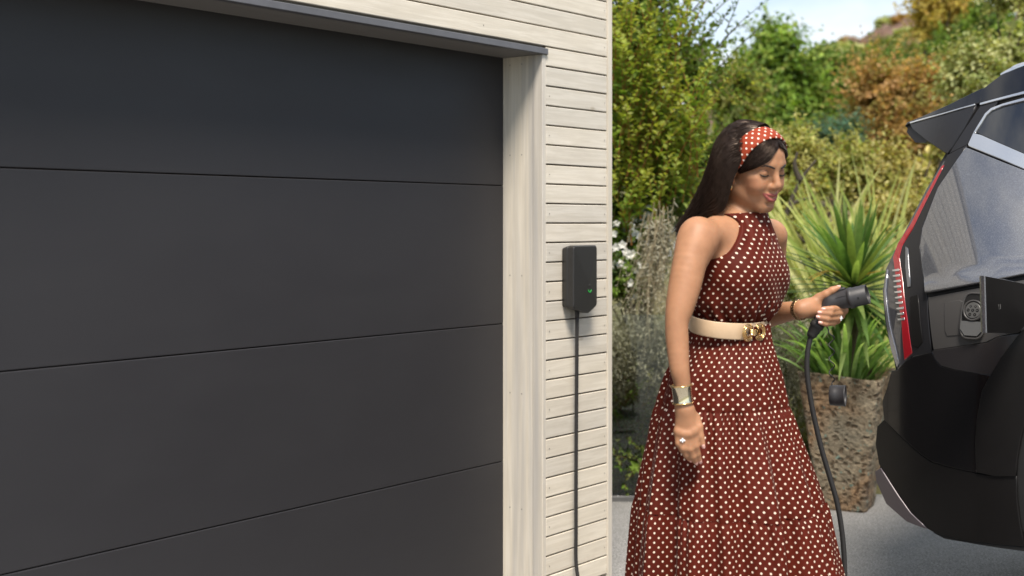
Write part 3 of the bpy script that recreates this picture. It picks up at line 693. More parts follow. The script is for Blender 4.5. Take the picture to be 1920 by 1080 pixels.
# ------------------------------------------------------------------ car: traced on its flank at its own distance, then given its real curvature and width
CD = np.array([.777, -.63, 0.]); CW = np.array([.63, .777, 0.])      # forwards, and inwards from the near flank
CO = np.array([1.17, 4.10, 0.])                                       # rear end of the near flank, on the ground
CAR_W = 1.95
def inset(l, z):                       # how far the flank lies inside its widest plane
    l = np.asarray(l, float); z = np.asarray(z, float)
    up = np.maximum(z - 1.0, 0); lo = np.maximum(.62 - z, 0)
    w = np.where(up < .2, .9 * up ** 2, .036 + .36 * (up - .2) + .16 * np.maximum(up - .2, 0) ** 2) + .16 * lo ** 1.5
    c = np.maximum(.42 - l, 0); w = w + .62 * c ** 2
    f = np.maximum(l - 4.2, 0); return w + .45 * f ** 2
def cpt(l, z, off=0.0, near=True):     # flank coordinates -> world; off > 0 stands proud
    w = inset(l, z) - off; l = np.asarray(l, float); z = np.asarray(z, float)
    if not near: w = CAR_W - w
    return CO + l[..., None] * CD + w[..., None] * CW + z[..., None] * np.array([0, 0, 1.])
def clz(px, py):                       # photograph pixel -> flank coordinates on the curved flank
    w = 0.0; d = np.array([(px - 960) / FPX, 1, -(py - 419) / FPX]); o = np.array([0, 0, CAMZ])
    for _ in range(12):
        p0 = CO + CW * w; s = (p0 - o).dot(CW) / d.dot(CW); p = o + d * s
        l = (p - CO).dot(CD); z = p[2]; w = .5 * w + .5 * float(inset(l, z))
    return l, z
def LZ(pts): return [clz(*p) for p in pts]
def cnormal(l, z, near=True):
    e = 1e-3; l = np.asarray(l, float); z = np.asarray(z, float)
    a = cpt(l + e, z) - cpt(l - e, z); b = cpt(l, z + e) - cpt(l, z - e); n = np.cross(a, b); n = n / np.linalg.norm(n, axis=-1)[..., None]
    n = np.where((n @ CW)[..., None] > 0, -n, n)
    if not near: n = n - 2 * (n @ CW)[..., None] * CW
    return n
car = thing('parked_car', 'dark blue sports utility car seen from its rear flank, charging flap standing open', 'car', tuple(CO + CD * 1.5 + CW * .97))
def fine_poly(pts, step):
    """fill a flank polygon with an even net fine enough to follow the curve; returns points, faces"""
    bd = []; n = len(pts)
    for i in range(n):
        a = np.array(pts[i], float); b = np.array(pts[(i + 1) % n], float); k = max(1, int(np.ceil(np.linalg.norm(b - a) / step)))
        bd += [a + (b - a) * j / k for j in range(k)]
    bd = np.array(bd); m = len(bd); a2 = np.roll(bd, -1, 0)
    gx, gz = np.meshgrid(np.arange(bd[:, 0].min(), bd[:, 0].max(), step), np.arange(bd[:, 1].min(), bd[:, 1].max(), step)); G = np.column_stack([gx.ravel(), gz.ravel()])
    ins = np.zeros(len(G), bool); dist = np.full(len(G), 9.)
    for p, q in zip(bd, a2):
        c = (p[1] > G[:, 1]) != (q[1] > G[:, 1]); x = (q[0] - p[0]) * (G[:, 1] - p[1]) / (q[1] - p[1] + 1e-15) + p[0]; ins ^= c & (G[:, 0] < x)
        t = np.clip(((G - p) @ (q - p)) / ((q - p) @ (q - p) + 1e-15), 0, 1); dist = np.minimum(dist, np.linalg.norm(G - p - t[:, None] * (q - p), axis=1))
    G = G[ins & (dist > step * .4)]
    P = np.concatenate([bd, G]); r = delaunay_2d_cdt([Vector(p) for p in P], [(i, (i + 1) % m) for i in range(m)], [list(range(m))], 1, 1e-7)
    V = np.array([v[:] for v in r[0]]); F = []
    for f in r[2]:
        x = V[list(f)]; ar = (x[1, 0] - x[0, 0]) * (x[2, 1] - x[0, 1]) - (x[1, 1] - x[0, 1]) * (x[2, 0] - x[0, 0])
        if abs(ar) > 1e-12: F.append(list(f) if ar > 0 else list(f)[::-1])
    return V, F
def panel(name, lz, mat, off=.004, th=.010, step=.05, near=True, parent=None, rim=.0025, keep=None):
    """a body panel of real thickness that follows the flank, its edges rolled a little inwards"""
    P, F = fine_poly(lz, step); n = len(P); cnt = {}
    for f in F:
        for i in range(3): cnt[(f[i], f[(i + 1) % 3])] = 1
    bd = [e for e in cnt if (e[1], e[0]) not in cnt]
    offv = off(P[:, 0], P[:, 1]) if callable(off) else np.full(n, off)
    V = cpt(P[:, 0], P[:, 1], offv, near); N = cnormal(P[:, 0], P[:, 1], near)
    if callable(off):                    # include the relief in the shading normal
        e = 2e-3; o2 = lambda l, z: cpt(l, z, off(l, z), near)
        a = o2(P[:, 0] + e, P[:, 1]) - o2(P[:, 0] - e, P[:, 1]); b = o2(P[:, 0], P[:, 1] + e) - o2(P[:, 0], P[:, 1] - e)
        m_ = np.cross(a, b); m_ /= np.linalg.norm(m_, axis=1)[:, None]; N = np.where(((m_ * N).sum(1) < 0)[:, None], -m_, m_)
    bi = sorted({i for e in bd for i in e}); mp = {i: k for k, i in enumerate(bi)}
    # rim ring: a touch lower and outwards, then the back edge
    cen = {i: np.zeros(2) for i in bi}
    for a, b in bd:
        d = P[b] - P[a]; nn = np.array([d[1], -d[0]]); nn = nn / (np.linalg.norm(nn) + 1e-9); cen[a] += nn; cen[b] += nn
    R1, R2, N1, N2 = [], [], [], []
    for i in bi:
        q = cen[i] / (np.linalg.norm(cen[i]) + 1e-9); w3 = CD * q[0] + np.array([0, 0, q[1]])
        R1.append(V[i] + w3 * rim * .7 - N[i] * rim * .6); R2.append(V[i] + w3 * rim - N[i] * th); N1.append(unit(N[i] + w3)); N2.append(unit(w3))
    V = np.concatenate([V, R1, R2]); N = np.concatenate([N, N1, N2]); k = len(bi)
    F = [tuple(f) for f in F]
    for a, b in bd: F += [(b, a, n + mp[a], n + mp[b]), (n + mp[b], n + mp[a], n + k + mp[a], n + k + mp[b])]
    # drop degenerate
    F = [f for f in F if len(set(f)) == len(f)]
    # outward faces on the near side
    f0 = F[0]; g = np.cross(V[f0[1]] - V[f0[0]], V[f0[2]] - V[f0[0]])
    if g.dot(N[f0[0]]) < 0: F = [f[::-1] for f in F]
    return mesh(name, V, F, mat, parent or car, True, normals=N)

def m_paint():
    t = NT('dark_blue_metallic_paint'); v = t.coord('Object'); vo = t.n('ShaderNodeTexVoronoi'); vo.inputs['Scale'].default_value = 900; t.l(v, vo.inputs['Vector'])
    t.base(t.mix(t.math('GREATER_THAN', vo.outputs['Color'], .72), (.15, .155, .172), (.27, .275, .295)))
    t.val('Metallic', .95); t.val('Roughness', .5); t.val('Coat Weight', 1); t.val('Coat Roughness', .03); t.val('Coat IOR', 2.0)
    n = t.noise(v, 700, 2); t.bump(n, .05, .0006); return t.m
M_paint = m_paint()
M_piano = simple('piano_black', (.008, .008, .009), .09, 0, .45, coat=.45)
M_satinblk = simple('satin_black_panel', (.016, .016, .018), .26, 0, .35)
M_under = simple('body_gap_black', (.006, .006, .006), .7)
M_clad = simple('black_cladding', (.008, .0075, .0075), .36, 0, .22, var=.1); M_lower = simple('shaded_lower_paint', (.022, .020, .021), .28, 0, .45, coat=.3)  # lower paint is body paint with its dull reflection put into a darker copy
M_satin = simple('satin_trim', (.66, .67, .68), .22, .9)
M_skid = simple('skid_plate_grey', (.11, .095, .105), .38, .3, .5)
M_port = simple('port_plastic', (.050, .048, .047), .40, 0, .45)
M_dark = simple('port_black', (.008, .008, .008), .35)
def m_glass(name, tint, ior=1.5):
    t = NT(name); t.base(tint); t.val('Roughness', .02); t.val('Specular IOR Level', .75); t.val('Coat Weight', .6); t.val('Coat Roughness', .01); return t.m
M_tint = m_glass('privacy_glass', (.015, .016, .018))
M_lens = m_glass('clear_lamp_lens', (.05, .05, .055)); 
M_red = simple('red_lamp_strip', (.30, .005, .012), .12, 0, .6, coat=1)
M_rib = simple('lamp_rib_chrome', (.62, .63, .66), .12, .9)
M_tyre = simple('tyre_rubber', (.016, .016, .016), .75, bump=.2, bscale=120)
M_rim = simple('wheel_alloy', (.16, .16, .17), .3, .8)

# --- body shell: the traced profile carried across the width
PR = LZ([(1748, 996), (1735, 990), (1700, 975), (1662, 941), (1645, 901), (1643, 881), (1648, 868), (1643, 832), (1645, 800), (1660, 785), (1657, 770), (1657, 752), (1665, 730), (1674, 692), (1668, 660), (1655, 600), (1650, 545), (1658, 500), (1672, 474), (1690, 440), (1735, 352), (1760, 300), (1770, 284)])
PR = [(l + .006, z) for l, z in PR]
RF = LZ([(1790, 215), (1845, 172), (1880, 150), (1920, 132)])
prof = PR + [(RF[0][0] + .02, RF[0][1] - .01)] + [(l, z) for l, z in RF[1:]] + [(1.2, 1.745), (1.9, 1.765), (2.7, 1.745), (3.2, 1.66), (3.95, 1.22), (4.75, 1.08), (4.93, .95), (4.97, .62), (4.92, .30)]
def shell():
    zb = prof[0][1]
    arc = lambda c: [(c + .44 * math.cos(a), .39 + .44 * math.sin(a)) for a in np.linspace(-.28, math.pi + .28, 22)]
    pts = prof + [(4.3, .26)]; flank = prof + [(4.56, .28)] + arc(4.06) + [(3.55, .27), (1.5, .27)] + arc(1.0)[:-3]
    # wheel openings are cut from the lower edge
    for wc in (4.06, 1.0):
        pts += [(wc + .43 * math.cos(a), .385 + .43 * math.sin(a)) for a in np.linspace(-.15, math.pi + .15, 16)] if False else []
    ws = [0, .03, .10, .25]; sec = []
    n = len(pts); A = np.array(pts); c = A.mean(0)
    rings = []
    rows = [(0.0, 0)] + [(w, 1) for w in (.48, .72, .98, 1.24, 1.47)] + [(CAR_W, 2)]
    for w, kind in rows:
        if kind == 0: V = cpt(A[:, 0], A[:, 1], -.012)
        elif kind == 2: V = cpt(A[:, 0], A[:, 1], -.012, False)
        else:
            bulge = .05 * (1 - ((w - CAR_W / 2) / (CAR_W / 2)) ** 2)
            l = A[:, 0] - bulge * (A[:, 0] < .4) * np.clip((1.3 - A[:, 1]) * 2, .2, 1) * .6; z = A[:, 1] + bulge * .6 * (A[:, 1] > 1.5)
            V = CO + l[:, None] * CD + w * CW + z[:, None] * np.array([0, 0, 1.])
        rings.append(V)
    V = np.concatenate(rings); F = [(i * n + j, i * n + (j + 1) % n, (i + 1) * n + (j + 1) % n, (i + 1) * n + j) for i in range(len(rings) - 1) for j in range(n)]
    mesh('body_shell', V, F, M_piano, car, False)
    for near in (True, False):           # closed flank under the panels, wheel arches left open
        P, F = fine_poly([(float(a), float(b)) for a, b in flank], .08)
        Fs = F
        mesh('flank', cpt(P[:, 0], P[:, 1], -.012, near), Fs, M_under, car)
shell()

# --- panels on the near flank, traced
Q_TOP = [(1812, 277), (1760, 352), (1731, 428), (1727, 465), (1734, 520), (1739, 546)]
q_up = Q_TOP + [(1845, 527), (1920, 512), (1985, 500), (2100, 470), (2100, 380), (1985, 345), (1920, 320)]
_za, _zb = clz(1742, 548), clz(1960, 505)
def crease(l, z):                      # the flank rolls outwards into a ledge along its lower edge
    e = _za[1] + (_zb[1] - _za[1]) * (l - _za[0]) / (_zb[0] - _za[0]); return .006 + .018 * (1 - smoothstep(0, .055, z - e))
panel('quarter_panel', LZ(q_up), M_paint, crease, .012, .03)
panel('shoulder_trim', LZ([(1740, 549), (1845, 530), (1990, 504), (1990, 512), (1845, 536), (1741, 556)]), M_under, .002, .006)
ledge = LZ([(1741, 557), (1845, 538), (1990, 512), (1990, 700), (1858, 701), (1790, 691), (1766, 684), (1755, 672), (1749, 655)])
def lower(l, z): return .003 - .012 * smoothstep(.0, .06, z - .99) * 0
# charge bay frame: a plate with its own recess
bay_out = LZ([(1742, 558), (1845, 539), (1990, 513), (1990, 600), (1868, 631), (1850, 640), (1752, 655)])
panel('charge_bay_frame', bay_out, M_port, .006, .012, .04)
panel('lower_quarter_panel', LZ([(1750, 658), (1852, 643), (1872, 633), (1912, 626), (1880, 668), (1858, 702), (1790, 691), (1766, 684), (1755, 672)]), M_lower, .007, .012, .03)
def on(px, py, off): 
    l, z = clz(px, py); return cpt(np.array(l), np.array(z), off)
# recessed plate left of the socket
panel('bay_cover_plate', LZ([(1773, 567), (1800, 563), (1806, 566), (1803, 627), (1778, 629), (1774, 620)]), M_port, .0085, .004, .03)
# socket
def socket():
    l0, z0 = clz(1829, 584); n = cnormal(np.array(l0), np.array(z0)); x = unit(np.cross([0, 0, 1.], n)); y = np.cross(n, x); o = cpt(np.array(l0), np.array(z0), .0085)
    if x.dot(CD) < 0: x = -x
    sk = mesh('charging_socket', frame_to(*_oct(.040, .062, -.006, .0035), o - y * .013, x, y, n) if False else frame_to(np.array(_stad(.040, .072, .004)), o - y * .014, x, y, n), _fan(48), M_dark, car)
    # raised lip
    V, F = tube([(a, b, .004) for a, b, _ in _stad(.039, .070, 0)] + [_stad(.039, .070, 0)[0][:2] + (.004,)], .0035, 8, False)
    mesh('socket_lip', frame_to(V, o - y * .014, x, y, n), F, M_port, sk, True)
    V, F = lathe([(.0, .012), (.0235, .012), (.0255, .0105), (.0255, .002)], 36); mesh('socket_face', frame_to(V, o + y * .002, x, y, n), F, simple('socket_grey', (.075, .075, .073), .4), sk, False)
    V, F = lathe([(.0275, .002), (.0275, .013), (.0325, .013), (.0335, .002)], 36); mesh('socket_ring', frame_to(V, o + y * .002, x, y, n), F, M_port, sk, True)
    pins = [(0, 0, .0050), (-.0148, 0, .0050), (.0148, 0, .0050), (-.0076, .0122, .0036), (.0076, .0122, .0036), (-.0080, -.0132, .0050), (.0080, -.0132, .0050)]
    for a, b, r in pins:
        V, F = lathe([(0, .0126), (r, .0126)], 16); mesh('pin_hole', frame_to(V, o + y * .002 + x * a + y * b, x, y, n), F, M_dark, sk)
        V, F = lathe([(0, .0138), (.0013, .0138), (.0013, .0126)], 8); mesh('pin', frame_to(V, o + y * .002 + x * a + y * b, x, y, n), F, M_rib, sk)
    P = [(-.036, -.032), (.036, -.032), (.036, -.058), (.020, -.076), (-.020, -.076), (-.036, -.056)]
    V = [(a, b, .010) for a, b in P] + [(a * 1.04, -.054 + (b + .054) * 1.04, .004) for a, b in P]
    F = [tuple(range(6))] + [(i, i + 6, (i + 1) % 6 + 6, (i + 1) % 6) for i in range(6)]
    mesh('lower_socket_cover', frame_to(V, o, x, y, n), F, simple('socket_cover_grey', (.085, .087, .088), .45), sk)
def _stad(rx, ry, z, n=48):
    out = []
    for k in range(n):
        a = 2 * math.pi * k / n; ex = .55; c_, s_ = math.cos(a), math.sin(a)
        out.append((rx * math.copysign(abs(c_) ** ex, c_), ry * math.copysign(abs(s_) ** ex, s_), z))
    return out
def _fan(n): return [tuple(range(n))]
socket()
# flap: hinged at its front edge, swung out towards the camera
def flap():
    l, z = clz(1932, 575); hb = cpt(np.array(l), np.array(z), .012); Yf = hb[1] - .06
    pts = [(1845, 517), (1853, 518.5), (1884, 524), (1925, 533), (1927, 596), (1921, 606), (1914, 618), (1908, 624), (1900, 625.5), (1848, 624)]
    # plane of the open flap: through the free edge (nearer the camera) and the hinge
    e = W(1846, 570, 3.62); h = np.array([hb[0], hb[1], e[2]]); u = unit((h - e) * [1, 1, 0]); nn = unit(np.cross([0, 0, 1.], u))
    if nn[1] > 0: nn = -nn
    V = []
    for px, py in pts:
        d = np.array([(px - 960) / FPX, 1, -(py - 419) / FPX]); o = np.array([0, 0, CAMZ]); s = (e - o).dot(nn) / d.dot(nn); V.append(o + d * s)
    V = np.array(V); n = len(V); c = V.mean(0)
    V2 = np.concatenate([c + (V - c) * .985 + nn * .003, V, V - nn * .010, c + (V - c) * .97 - nn * .016])
    F = [tuple(range(n))] + [(r * n + i, (r + 1) * n + i, (r + 1) * n + (i + 1) % n, r * n + (i + 1) % n) for r in range(3) for i in range(n)] + [tuple(3 * n + i for i in range(n))[::-1]]
    fl = mesh('charge_flap', V2, F, mats=[M_clad, M_paint], fmat=[0] + [1] * (3 * n) + [1], parent=car)
    # raised inner liner and a small embossed square
    d = np.array([(1872 - 960) / FPX, 1, -(575 - 419) / FPX]); o = np.array([0, 0, CAMZ]); s = (e - o).dot(nn) / d.dot(nn); q = o + d * s + nn * .0035
    up = np.array([0, 0, 1.]); w = .0052
    P = [q + u * w * a + up * w * 1.3 * b for a, b in ((-1, -1), (1, -1), (1, 1), (-1, 1), (-1, -1))]
    V, F = tube(P, .0009, 6); mesh('embossed_mark', V, F, simple('emboss', (.06, .06, .06), .4), fl, True)
    k = V2.mean(0); a = np.array([hb[0], hb[1], k[2] - .03]); m = MB(); m.tube([a, h * [1, 1, 0] + [0, 0, a[2]]], .010, 8); m.build('hinge_arm', M_clad, fl, True)
flap()

# tailgate side strip, lamp and spoiler
panel('tailgate_side_strip', LZ([(1777, 291), (1812, 273), (1758, 351), (1728, 427), (1724, 465), (1731, 520), (1738, 556), (1746, 660), (1712, 668), (1703, 600), (1694, 535), (1686, 490), (1690, 466), (1712, 430), (1768, 312)]), M_satinblk, .003, .012, .04)
panel('side_reflector', LZ([(1708, 556), (1721, 553), (1723, 570), (1730, 640), (1722, 650), (1712, 645)]), M_clad, .007, .004, .03)
lamp = panel('tail_lamp', LZ([(1770, 303), (1776, 300), (1772, 315), (1716, 425), (1697, 460), (1691, 480), (1698, 540), (1708, 610), (1714, 662), (1697, 676), (1684, 692), (1672, 660), (1660, 600), (1656, 545), (1662, 503), (1676, 474), (1694, 440), (1738, 354)]), M_lens, .001, .012, .04)
panel('red_strip', LZ([(1767, 311.5), (1770, 310), (1713, 424), (1692, 458), (1686, 482), (1693, 530), (1702, 605), (1710, 661), (1697, 674), (1692, 605), (1683, 535), (1676, 482), (1685, 456), (1709, 420)]), M_red, .006, .006, .03, parent=lamp)
for k in range(10):
    y = 506 + k * 10.2; x = 1674 + k * 1.0 + (k > 6) * 1
    panel('lamp_rib', LZ([(x, y), (x + 12.5, y - 2.6), (x + 13, y + 1.6), (x + 2, y + 2.2)]), M_rib, .008, .006, .05, parent=lamp, rim=.0006)
panel('lamp_edge', LZ([(1664, 505), (1665.5, 505.5), (1661.5, 545), (1668, 605), (1679, 650), (1686, 680), (1683, 688), (1672, 655), (1663, 600), (1659, 546)]), simple('lamp_edge_chrome', (.32, .33, .36), .14, .8), .007, .005, .05, parent=lamp, rim=.0008)
panel('lamp_edge', LZ([(1699, 462), (1703, 466), (1705, 500), (1708, 536), (1703, 538), (1699, 500)]), simple('lamp_light_edge', (.22, .23, .25), .15, .7), .007, .005, .05, parent=lamp, rim=.0008)
# pillar strip beside the window, between spoiler and roof
panel('pillar_panel', LZ([(1840, 198), (1872, 188), (1858, 204), (1847, 218), (1826, 250), (1812, 271), (1781, 287)]), M_satinblk, .003, .010, .03)
panel('roof_rail_panel', LZ([(1846, 166), (1880, 140), (1920, 124), (2100, 96), (2100, 140), (1920, 170), (1838, 192)]), M_piano, .006, .012, .04)  # roof is body paint; its dark reflection is put into the black
panel('roof_drip_trim', LZ([(1839, 193.5), (1920, 172), (2100, 142), (2100, 145), (1920, 175.5), (1839, 196.5)]), M_satin, .009, .006, .06, rim=.001)
panel('spoiler_edge_trim', LZ([(1707, 229.5), (1770, 212), (1829, 195), (1829, 196.4), (1770, 213.5), (1708, 231)]), M_satin, .009, .006, .06, rim=.0008)
gl = panel('quarter_window', LZ([(1829, 247), (1850, 213), (1860, 205), (1880, 198), (1920, 188), (2200, 146), (2200, 330), (1920, 287)]), M_tint, -.002, .006, .04)
panel('window_trim', LZ([(1826, 249), (1848, 213), (1859, 203), (1880, 195), (1920, 184), (2200, 141), (2200, 145), (1920, 188), (1880, 198), (1860, 206), (1850, 215), (1829, 248)]), M_satin, .006, .008, .06, rim=.001)
panel('belt_trim', LZ([(1826, 250), (1840, 254), (1920, 289), (2010, 318), (2010, 345), (1920, 315), (1880, 298), (1818, 273), (1817, 270)]), M_satin, .007, .010, .04)
# spoiler: side blade and top skin with an underside
panel('spoiler_side', LZ([(1706, 230), (1770, 212), (1830, 196), (1806, 241), (1777, 287), (1771, 284), (1738, 262), (1712, 241)]), M_satinblk, .004, .02, .03)
def spoiler():
    top = LZ([(1698, 236), (1702, 230), (1730, 219), (1780, 197), (1843, 166), (1846, 166), (1836, 192)]); A = np.array(top)
    edge = LZ([(1698, 240), (1699, 250), (1714, 268), (1734, 265), (1738, 262), (1771, 284), (1830, 196), (1836, 192)])
    P = np.array(top[:-1] + LZ([(1836, 192), (1706, 229)]))
    panel('spoiler_lip', [tuple(p) for p in P], M_piano, .006, .02, .03)  # same body paint, blackened for the dark reflection along the top strip
    # carried across the tailgate
    prof = np.array(LZ([(1702, 231), (1780, 198), (1843, 167), (1848, 185), (1777, 284), (1740, 264), (1733, 268), (1715, 267), (1699, 248)])); n = len(prof)
    rows = []
    for w in (None, .48, .72, .98, 1.24, 1.47, 'f'):
        if w is None: V = cpt(prof[:, 0], prof[:, 1], -.004)
        elif w == 'f': V = cpt(prof[:, 0], prof[:, 1], -.004, False)
        else:
            b = 0; V = CO + (prof[:, 0] - b)[:, None] * CD + w * CW + (prof[:, 1] + b)[:, None] * [0, 0, 1.]
        rows.append(V)
    V = np.concatenate(rows); F = [(i * n + j, i * n + (j + 1) % n, (i + 1) * n + (j + 1) % n, (i + 1) * n + j) for i in range(6) for j in range(n)] + [tuple(range(n)), tuple(6 * n + j for j in range(n))]
    mesh('spoiler', V, F, M_clad, car, False)
spoiler()
# roof rail standing on the roof
P = [cpt(np.array(l), np.array(z), -.06) for l, z in LZ([(1868, 142), (1885, 132), (1920, 118), (2100, 80), (2400, 40)])]
V, F = tube(spline(P, 6), .014, 8); mesh('roof_rail', V, F, M_satin, car, True)

# bumper and wheel arch
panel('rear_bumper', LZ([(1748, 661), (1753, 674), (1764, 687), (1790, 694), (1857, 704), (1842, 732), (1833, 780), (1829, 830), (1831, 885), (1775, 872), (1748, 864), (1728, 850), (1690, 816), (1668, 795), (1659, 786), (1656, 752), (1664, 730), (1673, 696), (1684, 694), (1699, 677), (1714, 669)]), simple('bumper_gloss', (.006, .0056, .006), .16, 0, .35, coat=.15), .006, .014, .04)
panel('bumper_step', LZ([(1660, 786), (1668, 797), (1690, 820), (1726, 854), (1747, 868), (1775, 876), (1832, 889), (1866, 893), (1905, 893), (1906, 940), (1912, 985), (1920, 1024), (1800, 1010), (1750, 996), (1736, 988), (1706, 960), (1680, 924), (1656, 884), (1649, 868), (1643, 832), (1646, 800)]), M_clad, .004, .014, .04)
panel('skid_plate', LZ([(1652, 878), (1662, 894), (1685, 930), (1708, 962), (1738, 990), (1702, 976), (1664, 943), (1646, 903), (1643, 884)]), M_skid, .010, .014, .03)
panel('arch_cladding', LZ([(1858, 706), (1880, 670), (1913, 627), (1950, 590), (2010, 560), (2060, 556), (2060, 600), (2010, 640), (1960, 700), (1930, 760), (1914, 820), (1907, 860), (1905, 891), (1868, 891), (1834, 884), (1831, 830), (1835, 780), (1844, 732)]), M_clad, .010, .016, .04)
panel('diffuser_edge', LZ([(1750, 999), (1800, 1013), (1920, 1027), (1920, 1033), (1870, 1026), (1810, 1016), (1770, 1009)]), M_under, .0, .03, .06)
# far-side panels, doors and glass forward of the frame, kept plain
for near in (True, False):
    panel('door_skin', [(1.55, .45), (3.35, .45), (3.35, 1.18), (.95 if not near else 1.25, 1.20), (1.25, .95)], M_paint, .006, .012, .10, near)
    panel('wing_panel', [(3.37, .95), (3.7, .95), (4.5, .86), (4.85, .80), (4.70, 1.06), (3.95, 1.19), (3.37, 1.18)], M_paint, .006, .012, .10, near)
    panel('door_window', [(1.35 if near else .9, 1.25), (3.6, 1.24), (3.1, 1.60), (2.4, 1.68), (1.35 if near else 1.0, 1.66)], M_tint, .002, .008, .10, near)
    panel('sill', [(1.55, .30), (3.55, .30), (3.55, .44), (1.55, .44)], M_clad, .008, .014, .15, near)
def wheel(l, near):
    c = CO + l * CD + np.array([0, 0, .39]) + CW * (.14 if near else CAR_W - .14); ax = -CW if near else CW
    x = CD; y = np.array([0, 0, 1.])
    w = mesh('wheel', frame_to(lathe([(.25, -.11), (.34, -.12), (.385, -.09), (.39, 0), (.385, .09), (.34, .12), (.27, .115), (.25, .09)], 48)[0], c, x, y, ax), lathe([(0, 0)] * 8, 48)[1], M_tyre, car, True)
    mesh('rim', frame_to(lathe([(.26, .10), (.25, .06), (.06, .085), (0.001, .09)], 40)[0], c, x, y, ax), lathe([(0, 0)] * 4, 40)[1], M_rim, w, False)
for l in (1.0, 4.06):
    for near in (True, False): wheel(l, near)
# ------------------------------------------------------------------ person: smooth distance field -> one continuous body
def v3(*a): return np.array(a, float)
class Field:
    """smooth union of rounded shapes, each with its own bounds"""
    def __init__(s): s.it = []
    def add(s, f, c, r, k=.01, sub=False): s.it.append((f, np.asarray(c, float), float(r), k, sub)); return s
    def cap(s, a, b, ra, rb, k=.01, sub=False):       # tapered capsule
        a = np.asarray(a, float); b = np.asarray(b, float); ba = b - a; L2 = ba.dot(ba)
        def f(p):
            t = np.clip(((p - a) @ ba) / L2, 0, 1); return np.linalg.norm(p - a - t[:, None] * ba, axis=1) - (ra + (rb - ra) * t)
        return s.add(f, (a + b) / 2, math.sqrt(L2) / 2 + max(ra, rb), k, sub)
    def chain(s, P, rs, k=.006):
        for i in range(len(P) - 1): s.cap(P[i], P[i + 1], rs[i], rs[i + 1], k if i else k)
        return s
    def ell(s, c, r, M=None, k=.01, sub=False):       # ellipsoid, M = rows are its axes
        c = np.asarray(c, float); r = np.asarray(r, float); M = np.eye(3) if M is None else np.asarray(M)
        def f(p):
            q = (p - c) @ M.T; k0 = np.linalg.norm(q / r, axis=1); k1 = np.linalg.norm(q / (r * r), axis=1); return k0 * (k0 - 1) / (k1 + 1e-9)
        return s.add(f, c, r.max(), k, sub)
    def __call__(s, p):
        d = np.full(len(p), .25)
        for f, c, r, k, sub in s.it:
            m = np.linalg.norm(p - c, axis=1) < r + .06
            if not m.any(): continue
            x = f(p[m]); y = d[m]
            if sub:
                h = np.clip(.5 - .5 * (y + x) / k, 0, 1); d[m] = y + (-x - y) * h + k * h * (1 - h)
            else:
                h = np.clip(.5 + .5 * (x - y) / k, 0, 1); d[m] = x + (y - x) * h - k * h * (1 - h)
        return d
def surface(field, lo, hi, h, block=8, margin=1.2):
    """surface nets on a grid that is only evaluated near the surface"""
    lo = np.asarray(lo, float); hi = np.asarray(hi, float); nb = np.ceil((hi - lo) / (h * block)).astype(int); n = nb * block + 1
    C = np.stack(np.meshgrid(*[(np.arange(k) + .5) * h * block for k in nb], indexing='ij'), -1).reshape(-1, 3) + lo
    d = field(C); act = np.abs(d) < h * block * margin
    Vv = np.full(n, 1., np.float32); B = np.stack(np.meshgrid(*[np.arange(k) for k in nb], indexing='ij'), -1).reshape(-1, 3)
    for b in B[d <= -h * block * margin]: Vv[b[0] * block:(b[0] + 1) * block + 1, b[1] * block:(b[1] + 1) * block + 1, b[2] * block:(b[2] + 1) * block + 1] = -1
    loc = np.stack(np.meshgrid(*[np.arange(block + 1)] * 3, indexing='ij'), -1).reshape(-1, 3)
    A = B[act]
    for i in range(0, len(A), 400):
        I = (A[i:i + 400, None, :] * block + loc[None]).reshape(-1, 3); Vv[I[:, 0], I[:, 1], I[:, 2]] = field(I * h + lo)
    s = Vv < 0; nx, ny, nz = n
    c8 = [(0, 0, 0), (1, 0, 0), (0, 1, 0), (1, 1, 0), (0, 0, 1), (1, 0, 1), (0, 1, 1), (1, 1, 1)]
    cnt = np.zeros((nx - 1, ny - 1, nz - 1), np.int8)
    for a, b, c in c8: cnt += s[a:nx - 1 + a, b:ny - 1 + b, c:nz - 1 + c]
    cells = np.argwhere((cnt > 0) & (cnt < 8)); idx = np.full((nx - 1, ny - 1, nz - 1), -1, np.int32); idx[tuple(cells.T)] = np.arange(len(cells))
    val = np.stack([Vv[cells[:, 0] + a, cells[:, 1] + b, cells[:, 2] + c] for a, b, c in c8], 1)
    acc = np.zeros((len(cells), 3)); w = np.zeros(len(cells))
    for i, j in ((0, 1), (2, 3), (4, 5), (6, 7), (0, 2), (1, 3), (4, 6), (5, 7), (0, 4), (1, 5), (2, 6), (3, 7)):
        a, b = val[:, i], val[:, j]; m = (a < 0) != (b < 0); t = np.where(m, a / (a - b + 1e-12), 0)[:, None]
        acc += np.where(m[:, None], np.array(c8[i]) * (1 - t) + np.array(c8[j]) * t, 0); w += m
    V = (cells + acc / w[:, None]) * h + lo; F = []
    for ax in range(3):
        o = np.eye(3, dtype=int); e = o[ax]; u, v = o[(ax + 1) % 3], o[(ax + 2) % 3]
        s0 = s[:nx - e[0], :ny - e[1], :nz - e[2]]; s1 = s[e[0]:, e[1]:, e[2]:]
        E = np.argwhere(s0 != s1); E = E[((E - u - v) >= 0).all(1) & (E < np.array(idx.shape)).all(1)]
        q = np.stack([idx[tuple(E.T)], idx[tuple((E - u).T)], idx[tuple((E - u - v).T)], idx[tuple((E - v).T)]], 1)
        fl = s0[tuple(E.T)]; q[~fl] = q[~fl][:, ::-1]; F.append(q)
    F = np.concatenate(F); F = F[(F >= 0).all(1)]
    return V, F
